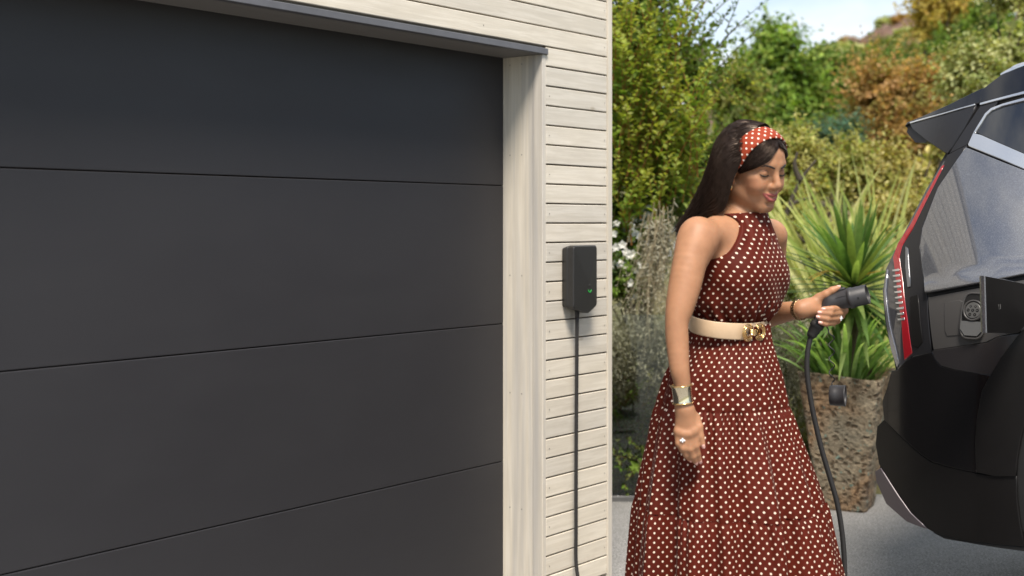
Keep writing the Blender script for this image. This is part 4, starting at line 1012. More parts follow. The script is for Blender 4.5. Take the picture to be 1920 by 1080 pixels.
def relax(V, F, it=2, lam=.5):
    e = np.concatenate([F[:, [0, 1]], F[:, [1, 2]], F[:, [2, 3]], F[:, [3, 0]]])
    for _ in range(it):
        acc = np.zeros_like(V); w = np.zeros(len(V))
        for a, b in ((0, 1), (1, 0)): 
            for k in range(3): acc[:, k] += np.bincount(e[:, a], V[e[:, b], k], len(V))
            w += np.bincount(e[:, a], minlength=len(V))
        V = V + lam * (acc / w[:, None] - V)
    return V

# --- frames of the body
UP = v3(0, 0, 1)
def yaw_frame(deg): a = R(deg); return v3(math.cos(a), math.sin(a), 0), v3(-math.sin(a), math.cos(a), 0)
TF, TL = yaw_frame(-41)                                   # chest: forwards, to her left
TC = v3((1383 - 960) / 700, 3.43, 0)                      # torso axis at the ribs
def T(x, y, z): return TC + TF * x + TL * y + UP * z      # torso coordinates, z above the ground
TM = np.array([TF, TL, UP])
# --- head
HS = .95
hf, hl = yaw_frame(-54); pit = R(15); rol = R(3)
HF = hf * math.cos(pit) - UP * math.sin(pit); HU0 = hf * math.sin(pit) + UP * math.cos(pit)
HL = hl * math.cos(rol) + HU0 * math.sin(rol); HU = np.cross(HF, HL); HM = np.array([HF, HL, HU])
HO = W(1411, 312, 3.40)
def H(x, y, z): return HO + (HF * x + HL * y + HU * z) * HS
head = Field()
def hell(c, r, k=.01, sub=False, tilt=0):
    M = HM
    if tilt: a = R(tilt); M = np.array([HF * math.cos(a) - HU * math.sin(a), HL, HF * math.sin(a) + HU * math.cos(a)])
    head.ell(H(*c), np.array(r) * HS, M, k, sub)
def hcap(a, b, ra, rb, k=.008, sub=False): head.cap(H(*a), H(*b), ra, rb, k, sub)
hell((-.013, 0, .033), (.092, .072, .074), .01)                        # skull
hell((.030, 0, -.028), (.055, .056, .083), .03)                        # face mass
hell((.036, 0, .038), (.050, .058, .048), .02)                         # forehead
for s in (-1, 1):
    hcap((.000, s * .052, -.058), (.066, s * .012, -.095), .016, .014, .022)   # jaw line
    hell((.058, s * .034, -.034), (.026, .024, .027), .018)            # cheek
    hell((.050, s * .044, -.016), (.024, .016, .013), .014); hell((.062, s * .035, -.040), (.018, .016, .015), .014)            # cheekbone
    hcap((.082, s * .012, .021), (.068, s * .046, .022), .009, .007, .014)     # brow
hcap((.067, -.009, -.098), (.067, .009, -.098), .0145, .0145, .014)    # chin
hell((.071, 0, -.066), (.021, .027, .026), .014)                       # muzzle
for s in (-1, 1): hell((.0905, s * .033, -.001), (.013, .017, .0115), .010, True)  # eye hollow
for s in (-1, 1): hell((.0690, s * .0325, -.001), (.0160, .0160, .0145), .005)     # lidded eyeball
hcap((.0845, 0, .010), (.1020, 0, -.029), .0070, .0095, .012)          # nose bridge
hell((.1025, 0, -.0320), (.0100, .0098, .0088), .006)                  # nose tip
for s in (-1, 1): hell((.0925, s * .0112, -.0380), (.0105, .0055, .0062), .009)
for s in (-1, 1): hell((.0970, s * .0060, -.0452), (.0030, .0024, .0018), .002, True)
hcap((.0930, 0, -.044), (.0905, 0, -.054), .0045, .0050, .006)         # philtrum
def skin_x(y, z):                        # the face's own surface in front of (y, z), before the lips go on
    xs = np.linspace(.03, .125, 400); d = head(np.array([H(x, y, z) for x in xs])); return xs[len(xs) - 1 - np.argmax(d[::-1] < 0)]
def lipline(yz): return [(skin_x(y, z) + o, y, z) for y, z, o in [(-y, z, o) for y, z, o in yz] + [(y, z, o) for y, z, o in yz[-2::-1]]]
LIPU = lipline([(.0295, -.0564, -.0010), (.0190, -.0588, .0002), (.0085, -.0592, .0018), (0, -.0604, .0018)])
LIPL = lipline([(.0290, -.0570, -.0010), (.0185, -.0662, .0000), (.0090, -.0732, .0014), (0, -.0744, .0016)])
CUT = lipline([(.0250, -.0592, .0015), (.0160, -.0632, .0030), (.0080, -.0658, .0045), (0, -.0664, .0045)])
RU, RL = [.0010, .0023, .0031, .0033, .0031, .0023, .0010], [.0010, .0030, .0041, .0044, .0041, .0030, .0010]
for i in range(6):
    hcap(LIPU[i], LIPU[i + 1], RU[i], RU[i + 1], .0035); hcap(LIPL[i], LIPL[i + 1], RL[i], RL[i + 1], .0035)
for i in range(6): hcap(CUT[i], CUT[i + 1], (.0008, .0018, .0024, .0025, .0024, .0018)[i], (.0018, .0024, .0025, .0024, .0018, .0008)[i], .0015, True)
hell((.0865, 0, -.0865), (.006, .016, .005), .006, True)               # crease above the chin
for s in (-1, 1):                                                      # ears
    e0 = (-.006, s * .0715, -.014)
    hell((e0[0], s * .070, e0[2] + .004), (.0165, .0075, .027), .006, False, -8)
    hell((e0[0] + .003, s * .0775, e0[2] + .006), (.0095, .0050, .016), .004, True, -8)
    hell((e0[0] + .004, s * .070, e0[2] - .024), (.0085, .0060, .0095), .005)
body = Field(); body.it += head.it
# --- neck, shoulders, trunk
torso = Field()
NB = W(1392, 418, 3.45); NH = H(-.018, 0, -.085)
torso.cap(NB, NH, .055, .051, .03); 
torso.ell(T(-.005, 0, 1.275), (.095, .140, .165), TM, .03)             # rib cage
torso.ell(T(.010, 0, 1.315), (.075, .120, .085), TM, .03)
torso.ell(T(-.020, 0, 1.09), (.074, .108, .12), TM, .04)               # waist
torso.ell(T(-.030, 0, .93), (.115, .160, .15), TM, .05)                # hips
SHR = W(1308, 447, 3.285); SHL = W(1447, 443, 3.60)                    # shoulder joints
cl = W(1390, 433, 3.43)
torso.cap(cl + TF * .00, SHR * .85 + cl * .15 + UP * .004, .046, .040, .03); torso.cap(cl, SHL * .85 + cl * .15 + UP * .004, .046, .040, .03)
torso.cap(NB + UP * .03 - TF * .02, SHR * .5 + cl * .5 + UP * .012 - TF * .01, .034, .03, .03); torso.cap(NB + UP * .03 - TF * .02, SHL * .5 + cl * .5 + UP * .012 - TF * .01, .034, .03, .03)
for s in (-1, 1): torso.ell(T(.048, s * .064, 1.258), (.056, .062, .066), TM, .035)    # bust
body.it += torso.it
def limb(P, rs, k=.0015, kk=5):
    n = len(P); Q = spline(P, kk); rq = spline(np.column_stack([rs, rs, rs]), kk)[:, 0]
    for i in range(len(Q) - 1): body.cap(Q[i], Q[i + 1], rq[i], rq[i + 1], .03 if i == 0 else k)
ELR = W(1269, 606, 3.215)
limb([SHR, W(1296, 480, 3.262), W(1284, 535, 3.240), W(1275, 575, 3.225), ELR, W(1270, 640, 3.21), W(1274, 690, 3.20), W(1279, 718, 3.20), W(1280, 748, 3.20)], [.043, .0435, .0410, .0355, .0290, .0283, .0245, .0205, .0190])
body.ell(SHR + v3(-.004, -.002, -.010), (.043, .043, .060), None, .03)
ELL = W(1402, 602, 3.67); WRL = W(1503, 580, 3.50)
limb([SHL, W(1440, 520, 3.66), ELL, W(1450, 590, 3.60), W(1478, 584, 3.545), WRL], [.043, .040, .033, .0310, .0270, .0225])
# --- right hand, hanging, back of the hand to the camera
YH = 3.20
def hand_r():
    P = lambda x, y, d=0: W(x, y, YH + d)
    body.cap(P(1280, 742), P(1281, 765, .002), .0190, .0195, .012)
    for a, b, ra, rb in ((P(1278, 768, .004), P(1272, 808, .008), .0135, .0098), (P(1281, 768), P(1280, 812, .002), .0150, .0105), (P(1285, 768, -.002), P(1291, 813, -.002), .0155, .0108), (P(1289, 768), P(1301, 808, -.002), .0150, .0104)): body.cap(a, b, ra, rb, .012)
    body.cap(P(1290, 768, .004), P(1303, 786, .012), .0140, .0125, .010)
    F_ = [([(1301, 808, -.002), (1305, 836, -.003), (1308, 851, .004), (1312, 863, .012)], (.0104, .0088, .0078, .0064)),
          ([(1291, 814, -.003), (1294, 842, -.005), (1299, 856, .002), (1304, 866, .012)], (.0106, .0090, .0080, .0064)),
          ([(1280, 813, .000), (1281, 840, -.004), (1287, 853, .004), (1293, 861, .014)], (.0108, .0089, .0079, .0064)),
          ([(1271, 809, .006), (1272, 831, .000), (1278, 843, .008), (1284, 851, .016)], (.0096, .0079, .0069, .0057)),
          ([(1303, 784, .010), (1311, 800, .000), (1314, 818, -.002), (1318, 834, -.002)], (.0125, .0100, .0086, .0068))]
    for c, r in F_:
        for i in range(3): body.cap(P(*c[i]), P(*c[i + 1]), r[i], r[i + 1], .009 if i == 0 else .0035)
    for c in ((1301, 809, -.010), (1291, 814, -.012), (1280, 813, -.009), (1271, 809, -.002)): body.ell(P(*c), (.0050,) * 3, None, .012)
    return [(P(*c[-1]), unit(P(*c[-1]) - P(*c[-2]))) for c, _ in F_], P(1280, 826, -.003), unit(P(1281, 840, -.008) - P(1280, 813, 0))
TIPS_R, RING_R, RING_RD = hand_r()
# --- left hand, closed round the grip of the connector
YC = 3.50
def hand_l():
    P = lambda x, y, d=0: W(x, y, YC + d)
    body.cap(WRL, P(1516, 577, .004), .0225, .0225, .012)
    body.cap(P(1512, 580, .000), P(1534, 583, .000), .0190, .0150, .012)           # heel
    body.cap(P(1514, 574, .004), P(1536, 564, .016), .0190, .0165, .012)           # thenar
    body.cap(P(1518, 578, .024), P(1558, 576, .050), .0190, .0140, .014); body.cap(P(1516, 584, .022), P(1553, 592, .050), .0180, .0135, .014); body.cap(P(1518, 576, .02), P(1560, 566, .044), .016, .012, .012)
    F_ = [([(1560, 568, .046), (1583, 572, .032), (1576, 577.5, -.008), (1560, 579.5, -.030), (1545, 579.5, -.031)], (.0120, .0108, .0098, .0088, .0076)),
          ([(1559, 577, .048), (1583, 582, .030), (1575, 586, -.010), (1556, 587.5, -.031), (1538, 586, -.031)], (.0122, .0108, .0098, .0090, .0076)),
          ([(1556, 586, .048), (1577, 592, .028), (1569, 596, -.010), (1551, 597.5, -.030), (1535, 594.5, -.030)], (.0118, .0104, .0095, .0087, .0074)),
          ([(1552, 594, .046), (1570, 601, .026), (1563, 605, -.006), (1549, 607, -.026), (1539, 605, -.027)], (.0106, .0094, .0085, .0077, .0066)),
          ([(1524, 571, .010), (1536, 559, .010), (1549, 551.5, .000), (1560, 544.5, -.004), (1571, 540, -.004)], (.0165, .0140, .0112, .0100, .0080))]
    for c, r in F_:
        for i in range(len(c) - 1): body.cap(P(*c[i]), P(*c[i + 1]), r[i], r[i + 1], .0035)
    return [(P(*c[-1]), unit(P(*c[-1]) - P(*c[-2]))) for c, _ in F_], P(1571, 595.3, -.006), unit(P(1551, 597.5, -.030) - P(1569, 596, -.010))
TIPS_L, RING_L, RING_LD = hand_l()
# --- legs, hidden by the skirt
for s in (-1, 1):
    body.cap(T(-.02, s * .085, .86), T(.0 + s * .03, s * .09, .50), .085, .055, .03); body.cap(T(.0 + s * .03, s * .09, .50), T(-.03 + s * .06, s * .085, .11), .052, .034, .02); body.cap(T(-.03 + s * .06, s * .085, .085), T(.11 + s * .06, s * .09, .040), .032, .026, .02)

person = thing('person', 'woman in a rust polka dot halter dress and headband holding a charging connector', 'person', (TC[0], TC[1], 0))
def m_skin():
    t = NT('skin'); a = t.n('ShaderNodeVertexColor', layer_name='tint'); n = t.noise(t.coord(), 35, 4)
    t.base(t.mix(1.0, a.outputs[0], t.ramp(n, [(.3, (.90, .875, .86)), (.7, (1.07, 1.05, 1.03))]), 'MULTIPLY'))
    t.val('Roughness', .52); t.val('Specular IOR Level', .38); t.val('Subsurface Weight', .22); t.val('Subsurface Scale', .012); t.p.inputs['Subsurface Radius'].default_value = (1, .35, .2)
    t.bump(t.noise(t.coord(), 700, 4, .7), .16, .0007); return t.m
V, F = surface(body, (.28, 3.08, .0), (.95, 3.80, 1.72), .0024)
V = relax(V, F, 2, .5)
SKIN = np.array([.385, .198, .108])
C = np.tile(SKIN, (len(V), 1))
q = ((V - HO) @ HM.T) / HS                                # head coordinates of every vertex
hd = V[:, 2] > 1.38
def polydist(Q, pts):
    d = np.full(len(Q), 9.)
    for a, b in zip(pts[:-1], pts[1:]):
        a = np.array(a); b = np.array(b); t = np.clip(((Q - a) @ (b - a)) / ((b - a) @ (b - a)), 0, 1); d = np.minimum(d, np.linalg.norm(Q - a - t[:, None] * (b - a), axis=1))
    return d
fine = lambda P: [tuple(x) for x in spline(P, 6)]
def lipdist(Q, pts, rs): P_ = spline(np.column_stack([pts, rs]), 6); d = np.full(len(Q), 9.); [np.minimum(d, np.linalg.norm(Q - p[:3], axis=1) - p[3], out=d) for p in P_]; return d
lipd = np.full(len(V), 9.); near_ = (q[:, 0] > .05) & hd & (q[:, 2] < -.03); lipd[near_] = np.minimum(lipdist(q[near_], LIPU, RU), lipdist(q[near_], LIPL, RL)) - .0012
lw = (1 - smoothstep(-.0005, .0012, lipd)) * hd; C += lw[:, None] * (np.array([.29, .078, .066]) - C)
for s in (-1, 1):                                         # soft blush and eye make-up: pigment, not shade
    w = .35 * np.exp(-(((q[:, 0] - .062) / .03) ** 2 + ((q[:, 1] - s * .048) / .02) ** 2 + ((q[:, 2] + .034) / .018) ** 2)) * hd; C += w[:, None] * (np.array([.46, .17, .10]) - C)
    w = .55 * np.exp(-(((q[:, 1] - s * .0335) / .016) ** 2 + ((q[:, 2] - .008) / .006) ** 2)) * hd * (q[:, 0] > .06); C += w[:, None] * (np.array([.26, .11, .06]) - C)
for p, d in TIPS_R + TIPS_L:                              # warmer fingertips
    w = .45 * np.exp(-(np.linalg.norm(V - p, axis=1) / .010) ** 2); C += w[:, None] * (np.array([.50, .22, .14]) - C)
M_skin = m_skin()
ob = mesh('body', V, F, M_skin, person, True, col=C)
# nails
M_nail2 = simple('pale_nail_varnish', (.72, .42, .36), .18, 0, .6)
for tips, back in ((TIPS_R, v3(-.1, -1, .25)), (TIPS_L, v3(-.25, -1, .15))):
    for i, (p, d) in enumerate(tips):
        b = back if not (tips is TIPS_L and i == 4) else v3(-.2, -.5, .9)
        n = unit(b - d * b.dot(d)); s = np.cross(d, n); r = .0066
        ts = np.linspace(-1, 1, 7); us = np.linspace(-.35, 1.35, 6)
        Vn = np.array([p + d * (u * .0062) + s * (math.sin(t * .95) * .0052 * (1 - max(0, u - .9) ** 2 * 2)) + n * (math.cos(t * .95) * r + .0012 - .0022 * max(0, u - .3)) for t in ts for u in us])
        mesh('nail', Vn, grid_faces(7, 6), M_nail2, ob, True)
# lashes, brows, teeth
M_hairdk = simple('brow_hair', (.012, .008, .006), .6)
def head_line(pts, r, name, mat, n=5, parent=None, k=6):
    P = spline([H(*p) for p in pts], k); V, F = tube(P, r if np.isscalar(r) else np.interp(np.linspace(0, 1, len(P)), np.linspace(0, 1, len(r)), r), n); return mesh(name, V, F, mat, parent or ob, True)
def on_face(y, z, lift=.0008, x0=.13):                   # point of the face in front of (y, z)
    xs = np.linspace(x0, .03, 260); P = np.array([H(x, y, z) for x in xs]); d = head(P); i = np.argmax(d < 0); return (xs[i] + lift, y, z)
for s in (-1, 1):
    pts = [on_face(s * y, z) for y, z in ((.0185, -.0055), (.025, -.0075), (.033, -.0085), (.041, -.0072), (.0475, -.0035))]
    head_line(pts, [.0008, .0016, .0020, .0020, .0008], 'eyelash', M_hairdk)
    m = MB()
    for u in np.linspace(.15, 1, 12):
        i = u * 4; a = int(min(3, i)); b = i - a; c = np.array(pts[a]) * (1 - b) + np.array(pts[a + 1]) * b
        m.tube([H(*c), H(c[0] + .004, c[1] + s * .001 * u, c[2] - .001), H(c[0] + .0068, c[1] + s * .0035 * u, c[2] - .0005)], [.0004, .0003, .0001], 4)
    m.build('lash_hairs', M_hairdk, ob, True)
    pts = [on_face(s * y, z) for y, z in ((.0125, .0155), (.021, .0185), (.031, .0210), (.040, .0215), (.0495, .0165))]
    head_line(pts, [.0020, .0027, .0026, .0020, .0005], 'eyebrow', M_hairdk)
    head_line([on_face(s * y, z, .0002) for y, z in ((.022, .0035), (.028, .0068), (.035, .0070), (.043, .0045))], .0007, 'eyelid_crease', simple('lid_crease', (.16, .07, .04), .6))
tp = [(np.interp(y, [c[1] for c in CUT], [c[0] for c in CUT]) - .0052, y, np.interp(y, [c[1] for c in CUT], [c[2] for c in CUT]) + .0006) for y in np.linspace(-.020, .020, 11)]
Vt = np.array([H(x, y, z + dz) for x, y, z in tp for dz in (.0030, -.0026)]); mesh('teeth', Vt, grid_faces(11, 2), simple('tooth', (.80, .76, .68), .2), ob, True)

# ------------------------------------------------------------------ dress
def m_dots(name, base, dot=(.74, .60, .48), PIT=.0246, RD=.0028):
    t = NT(name); tc = t.n('ShaderNodeUVMap', uv_map='UVMap');
    def lat(off):
        a = t.n('ShaderNodeVectorMath', operation='ADD'); a.inputs[1].default_value = (off * PIT + 50 * PIT, off * PIT + 50 * PIT, 0); t.l(tc.outputs[0], a.inputs[0])
        m = t.n('ShaderNodeVectorMath', operation='MODULO'); m.inputs[1].default_value = (PIT, PIT, 1); t.l(a.outputs[0], m.inputs[0])
        d = t.n('ShaderNodeVectorMath', operation='DISTANCE'); d.inputs[1].default_value = (PIT / 2, PIT / 2, 0); t.l(m.outputs[0], d.inputs[0]); return d.outputs['Value']
    d = t.math('MINIMUM', lat(0), lat(.5))
    f = t.n('ShaderNodeMapRange'); f.inputs[1].default_value = RD - .0004; f.inputs[2].default_value = RD + .0004; f.inputs[3].default_value = 1; f.inputs[4].default_value = 0; t.l(d, f.inputs[0])
    n = t.noise(t.coord(), 9, 4); b = t.ramp(n, [(.3, tuple(x * .88 for x in base)), (.7, tuple(x * 1.1 for x in base))])
    t.base(t.mix(f.outputs[0], b, dot)); t.val('Roughness', .62); t.val('Specular IOR Level', .13); t.val('Sheen Weight', .03); t.val('Sheen Roughness', .4)
    wv = t.noise(tc.outputs[0], 1500, 2); t.bump(wv, .12, .0006); return t.m
M_dress = m_dots('rust_polka_dot_crepe', (.080, .0094, .0040))
def halter(p):
    q = (p - TC) @ TM.T; z = q[:, 2]; w = np.interp(z, [1.270, 1.288, 1.303, 1.327, 1.355, 1.384, 1.40, 1.415, 1.45], [.40, .175, .142, .120, .101, .083, .074, .080, .12])
    return np.maximum(np.abs(q[:, 1]) - w, np.maximum(z - 1.424 - .10 * q[:, 0] + .0, 1.128 - .11 * q[:, 0] - z))
def bodice(p):
    q = (p - TC) @ TM.T; th = np.arctan2(q[:, 1], q[:, 0]); z = q[:, 2]
    neck = smoothstep(1.30, 1.40, z) * smoothstep(1.43, 1.40, z); ws = smoothstep(1.215, 1.15, z)
    fo = .0030 * neck * np.sin(th * 17 + 2 * np.sin(z * 40)) + .0045 * ws * np.sin(th * 21 + 1.5 * np.sin(z * 55)) + .0020 * np.sin(th * 7 + z * 38) * smoothstep(1.30, 1.22, z)
    d = torso_d(p) - .0065 - fo
    return np.maximum(d, halter(p))
drs = Field(); drs.it += torso.it
drs.ell(T(.062, 0, 1.258), (.044, .085, .060), TM, .03)
drs.ell(T(-.014, 0, 1.200), (.092, .130, .050), TM, .03)           # cloth bloused over the belt
drs.ell(T(.022, 0, 1.198), (.072, .105, .056), TM, .03)
drs.cap(NB + UP * -.01, NH - UP * .012, .0555, .0540, .02)
torso_d = drs
V, F = surface(bodice, (.40, 3.20, 1.06), (.85, 3.68, 1.48), .0026)
V = relax(V, F, 2, .5)
q = (V - TC) @ TM.T; th = np.arctan2(q[:, 1], q[:, 0] + .01); rr = np.clip(np.hypot(q[:, 0], q[:, 1]), .02, 1)
uvb = np.column_stack([th * np.interp(q[:, 2], [1.07, 1.13, 1.25, 1.33, 1.40, 1.44], [.122, .130, .142, .110, .062, .060]), q[:, 2] * 1.05])
dress = mesh('dress', V, F, M_dress, person, True, uv=uvb)
# tiered skirt
def skirt():
    zb = 1.105
    zz = [1.400 - (y - 419) / 700 for y in (614, 640, 700, 757, 850, 945, 1080)] + [.10]
    lx = [1291, 1288, 1250, 1231, 1209, 1190, 1176, 1150]; rx = [1441, 1446, 1466, 1478, 1512, 1546, 1577, 1612]
    cxs = [((a + b) / 2 - 960) / 700 for a, b in zip(lx, rx)]; hw = [(b - a) / 2 / 700 for a, b in zip(lx, rx)]
    Zi = zz[::-1]; cen = lambda z: np.interp(z, Zi, cxs[::-1]); half = lambda z: np.interp(z, Zi, hw[::-1])
    nt = 900; th = np.linspace(0, 2 * math.pi, nt, endpoint=False)
    tiers = [(zz[0] + .012, zz[3]), (zz[3], zz[5]), (zz[5], .36), (.36, .07)]
    objs = []
    rnd = np.random.default_rng(3); ph = rnd.random(40) * 6.28
    prev_circ = None; v_acc = 0
    for ti, (za, zb_) in enumerate(tiers):
        nz = max(24, int((za - zb_) / .0055)); zs = np.linspace(za, zb_, nz); rows = []
        for z in zs:
            g = (za - z) / (za - zb_)
            h = float(half(z)) - .019 * float(smoothstep(1.08, .45, z)); hz = h * .93
            gat = math.exp(-g * 5.0)                      # gathers fade away from the seam
            below = math.exp(-(1 - g) * 16) if ti < 3 else 0
            puff = .0035 * min(1, g * 7) * math.exp(-g * 1.2) * (1 if ti else .4)
            long_ = .0035 + .029 * smoothstep(1.08, .40, z)
            fold = long_ * (np.sin(9 * th + ph[0] + .9 * math.sin(z * 4)) * .6 + np.sin(14 * th + ph[1] + .7 * math.sin(z * 6 + 1)) * .45 + .3 * np.sin(23 * th + ph[2] + .6 * math.sin(z * 7)))
            mod = .55 + .45 * np.sin(5 * th + ph[5 + ti])
            fold = fold + (.0042 * gat + .0012 * below + .0004) * mod * (np.sin(74 * th + ph[10 + ti] + 2.2 * np.sin(3 * th)) + .6 * np.sin(51 * th + ph[14 + ti] + 3 * np.sin(2 * th + 1)))
            seam = -.0025 * math.exp(-(g * 25) ** 2) if ti else 0
            if ti < 3: seam -= .0025 * math.exp(-((1 - g) * 25) ** 2)
            rad_x = h + puff + seam; rad_y = hz + puff + seam
            x = cen(z) + (rad_x + fold) * np.cos(th); y = 3.43 + (rad_y + fold) * np.sin(th)
            rows.append(np.column_stack([x, y, np.full(nt, z + (.0 if 0 < ti else 0))]))
        Vr = np.array(rows)                               # nz, nt, 3
        d = np.linalg.norm(np.roll(Vr, -1, 1) - Vr, axis=2); arc = np.cumsum(d, 1) - d; circ = d.sum(1)
        tot = np.mean(circ[nz // 3:]); npit = round(tot / .0246); tot = npit * .0246
        u = np.concatenate([arc / circ[:, None] * tot, np.full((nz, 1), tot)], 1) + ti * .011
        dz = np.linalg.norm(np.diff(Vr.mean(1) * 0 + np.column_stack([half(zs), 0 * zs, zs]), axis=0), axis=1); v = np.concatenate([[0], np.cumsum(dz)])
        Vr = np.concatenate([Vr, Vr[:, :1]], 1)           # duplicate seam column for the print
        UVr = np.stack([u, np.broadcast_to((v + ti * .0071)[:, None], u.shape)], -1)
        Fg = grid_faces(nz, nt + 1)
        o = mesh('skirt_tier', Vr.reshape(-1, 3), Fg[:, ::-1], M_dress, dress, True, uv=UVr.reshape(-1, 2)); objs.append(o)
    return cen, half
cenf, halff = skirt()
# shoes under the hem
for s in (-1, 1):
    m = MB(); a = T(-.05 + s * .06, s * .085, .03); b = T(.13 + s * .06, s * .09, .018)
    m.tube(spline([a, a * .5 + b * .5 + UP * .012, b], 6), [.030, .033, .035, .036, .036, .036, .037, .038, .037, .036, .034, .030, .016], 12)
    m.tube([T(-.05 + s * .06, s * .085, .04), T(-.055 + s * .06, s * .085, .0)], [.018, .010], 8); m.build('shoe', simple('tan_leather', (.30, .16, .08), .4), person, True)
# belt with a ribbed double loop buckle
M_belt = simple('cream_belt_leather', (.54, .39, .25), .42, 0, .4, var=.06, vscale=30, bump=.15, bscale=260)
M_gold = simple('polished_gold', (.85, .56, .24), .16, 1.0)
def belt_pt(a, z, off):                                   # a measured from the chest direction, tilt lowers the front
    x, y = (.088 + off) * math.cos(a), (.1245 + off) * math.sin(a)
    c = W(1368, 606, 3.43); return c + TF * x + TL * y + UP * (z - .0135 * math.cos(a) + .004 * math.sin(a))
def belt():
    n = 96; prof = [(.0, -.021), (.0035, -.0215), (.0045, -.019), (.0045, .019), (.0035, .0215), (.0, .021)]
    V = [belt_pt(2 * math.pi * k / n, z, o + .004) for o, z in prof for k in range(n)]
    F = [(i * n + k, i * n + (k + 1) % n, (i + 1) * n + (k + 1) % n, (i + 1) * n + k) for i in range(5) for k in range(n)]
    b = mesh('belt', V, F, M_belt, person, True)
    a0 = R(-18); o = belt_pt(a0, -.002, .013); x = unit(belt_pt(a0 + .1, -.002, .013) - belt_pt(a0 - .1, -.002, .013)); nn = unit(np.cross(x, UP)); nn = nn if nn.dot(TF) > 0 else -nn; y = np.cross(nn, x); y = y if y[2] > 0 else -y
    for s in (-1, 1):
        for k in range(4):
            rx, ry = .0105 + k * .0031, .0112 + k * .0036
            P = []
            for a in np.linspace(R(38), R(322), 30):
                P.append(o + x * s * (.021 - rx * math.cos(a) * -1 * -1 * 1.0 + .0) * 1.0 + y * ry * math.sin(a) + nn * (.004 + .0022 * math.sin(k * 1.05)))
            P = [o + x * s * (.0215 - .0 + rx * -math.cos(a)) + y * ry * math.sin(a) + nn * (.004 + .0020 * math.sin(k * 1.05)) for a in np.linspace(R(38), R(322), 30)]
            V, F = tube(P, .0015, 8); mesh('buckle_loop', V, F, M_gold, b, True)
    for k in range(5):
        q = -.0062 + k * .0031; V, F = tube([o + x * -.0175 + y * q + nn * .0075, o + y * q + nn * .0095, o + x * .0175 + y * q + nn * .0075], .0016, 8); mesh('buckle_bar', V, F, M_gold, b, True)
belt()
# cuff on the right wrist
def cuff():
    a = W(1277.5, 722, 3.20); b = W(1281, 756, 3.20); ax = unit(b - a); L_ = np.linalg.norm(b - a); x = unit(np.cross(ax, v3(0, 1, 0))); y = np.cross(ax, x); n = 48
    prof = [(.0215, 0), (.0272, .0), (.0262, .0035), (.0254, .006), (.0246, L_ * .5), (.0246, L_ - .006), (.0252, L_ - .0035), (.0262, L_), (.0205, L_)]
    V = [a + ax * z + (x * math.cos(t) * r * .98 + y * math.sin(t) * r * .95) for r, z in prof for t in np.linspace(0, 2 * math.pi, n, endpoint=False)]
    F = [(i * n + k, i * n + (k + 1) % n, (i + 1) * n + (k + 1) % n, (i + 1) * n + k) for i in range(len(prof) - 1) for k in range(n)]
    c = mesh('cuff_bracelet', V, F, simple('pale_gold', (.86, .76, .56), .12, 1), person, True)
    for z, r in ((.001, .0274), (L_ - .001, .0262)):
        P = [a + ax * z + (x * math.cos(t) * r * .98 + y * math.sin(t) * r * .95) for t in np.linspace(0, 2 * math.pi, n + 1)]; V, F = tube(P, .0019, 8, False); mesh('cuff_rim', V, F, M_gold, c, True)
cuff()
# chain bracelet on the left wrist: links of their own
def chain():
    a = W(1499.5, 581, 3.51); ax = unit(WRL - W(1478, 584, 3.545)); x = unit(np.cross(ax, UP)); y = np.cross(ax, x); root = None
    N_ = 26
    for k in range(N_):
        t = 2 * math.pi * k / N_; r = .0268; c = a + (x * math.cos(t) + y * math.sin(t)) * r; rad = x * math.cos(t) + y * math.sin(t); tan = -x * math.sin(t) + y * math.cos(t)
        u = unit(tan + ax * (.7 if k % 2 else -.7)); w = np.cross(rad, u)
        P = [c + u * .0072 * math.cos(s) + w * .0048 * math.sin(s) for s in np.linspace(0, 2 * math.pi, 13)]; V, F = tube(P, .0021, 6, False)
        o = mesh('chain_bracelet' if root is None else 'chain_link', V, F, simple('dark_gold_chain', (.30, .19, .10), .25, .9) if root is None else root.data.materials[0], person if root is None else root, True)
        root = root or o
chain()
# rings
M_stone = simple('clear_stone', (.85, .86, .88), .03, 0, 1.0, coat=1)
for c, d, s in ((RING_R, RING_RD, v3(-.15, -1, .1)), (RING_L, RING_LD, v3(.6, -.7, -.1))):
    n = unit(s - d * s.dot(d)); t = np.cross(d, n)
    P = [c + (n * math.cos(a) + t * math.sin(a)) * .0105 for a in np.linspace(0, 2 * math.pi, 20)]; V, F = tube(P, .0011, 6, False); rg = mesh('ring', V, F, M_gold, person, True)
    for dx, dz, r in ((0, 0, .0036), (-.0048, .0006, .0024), (.0048, .0006, .0024), (0, .0042, .0020), (0, -.0040, .0020)):
        V, F = lathe([(0.0001, -r), (r, 0), (r * .75, r * .5), (.0001, r * .55)], 8); mesh('stone', frame_to(V, c + n * .0125 + t * dx + d * dz, t, d, n), F, M_stone, rg)
# earring
P = lambda a, r: H(-.004, -.0795, -.052) + HU * math.sin(a) * r + HF * math.cos(a) * r
er = None
for k, (dz, r) in enumerate(((.007, .0040), (-.001, .0054), (-.011, .0072))):
    P_ = [H(.002 + .002 * k, -.0800, -.044 + dz) + HU * math.sin(a) * r + (HF * .9 - HL * .4) * math.cos(a) * r for a in np.linspace(0, 6.283, 14)]
    V, F = tube(P_, .0027, 6, False); o = mesh('earring' if er is None else 'earring_drop', V, F, M_gold, person if er is None else er, True); er = er or o
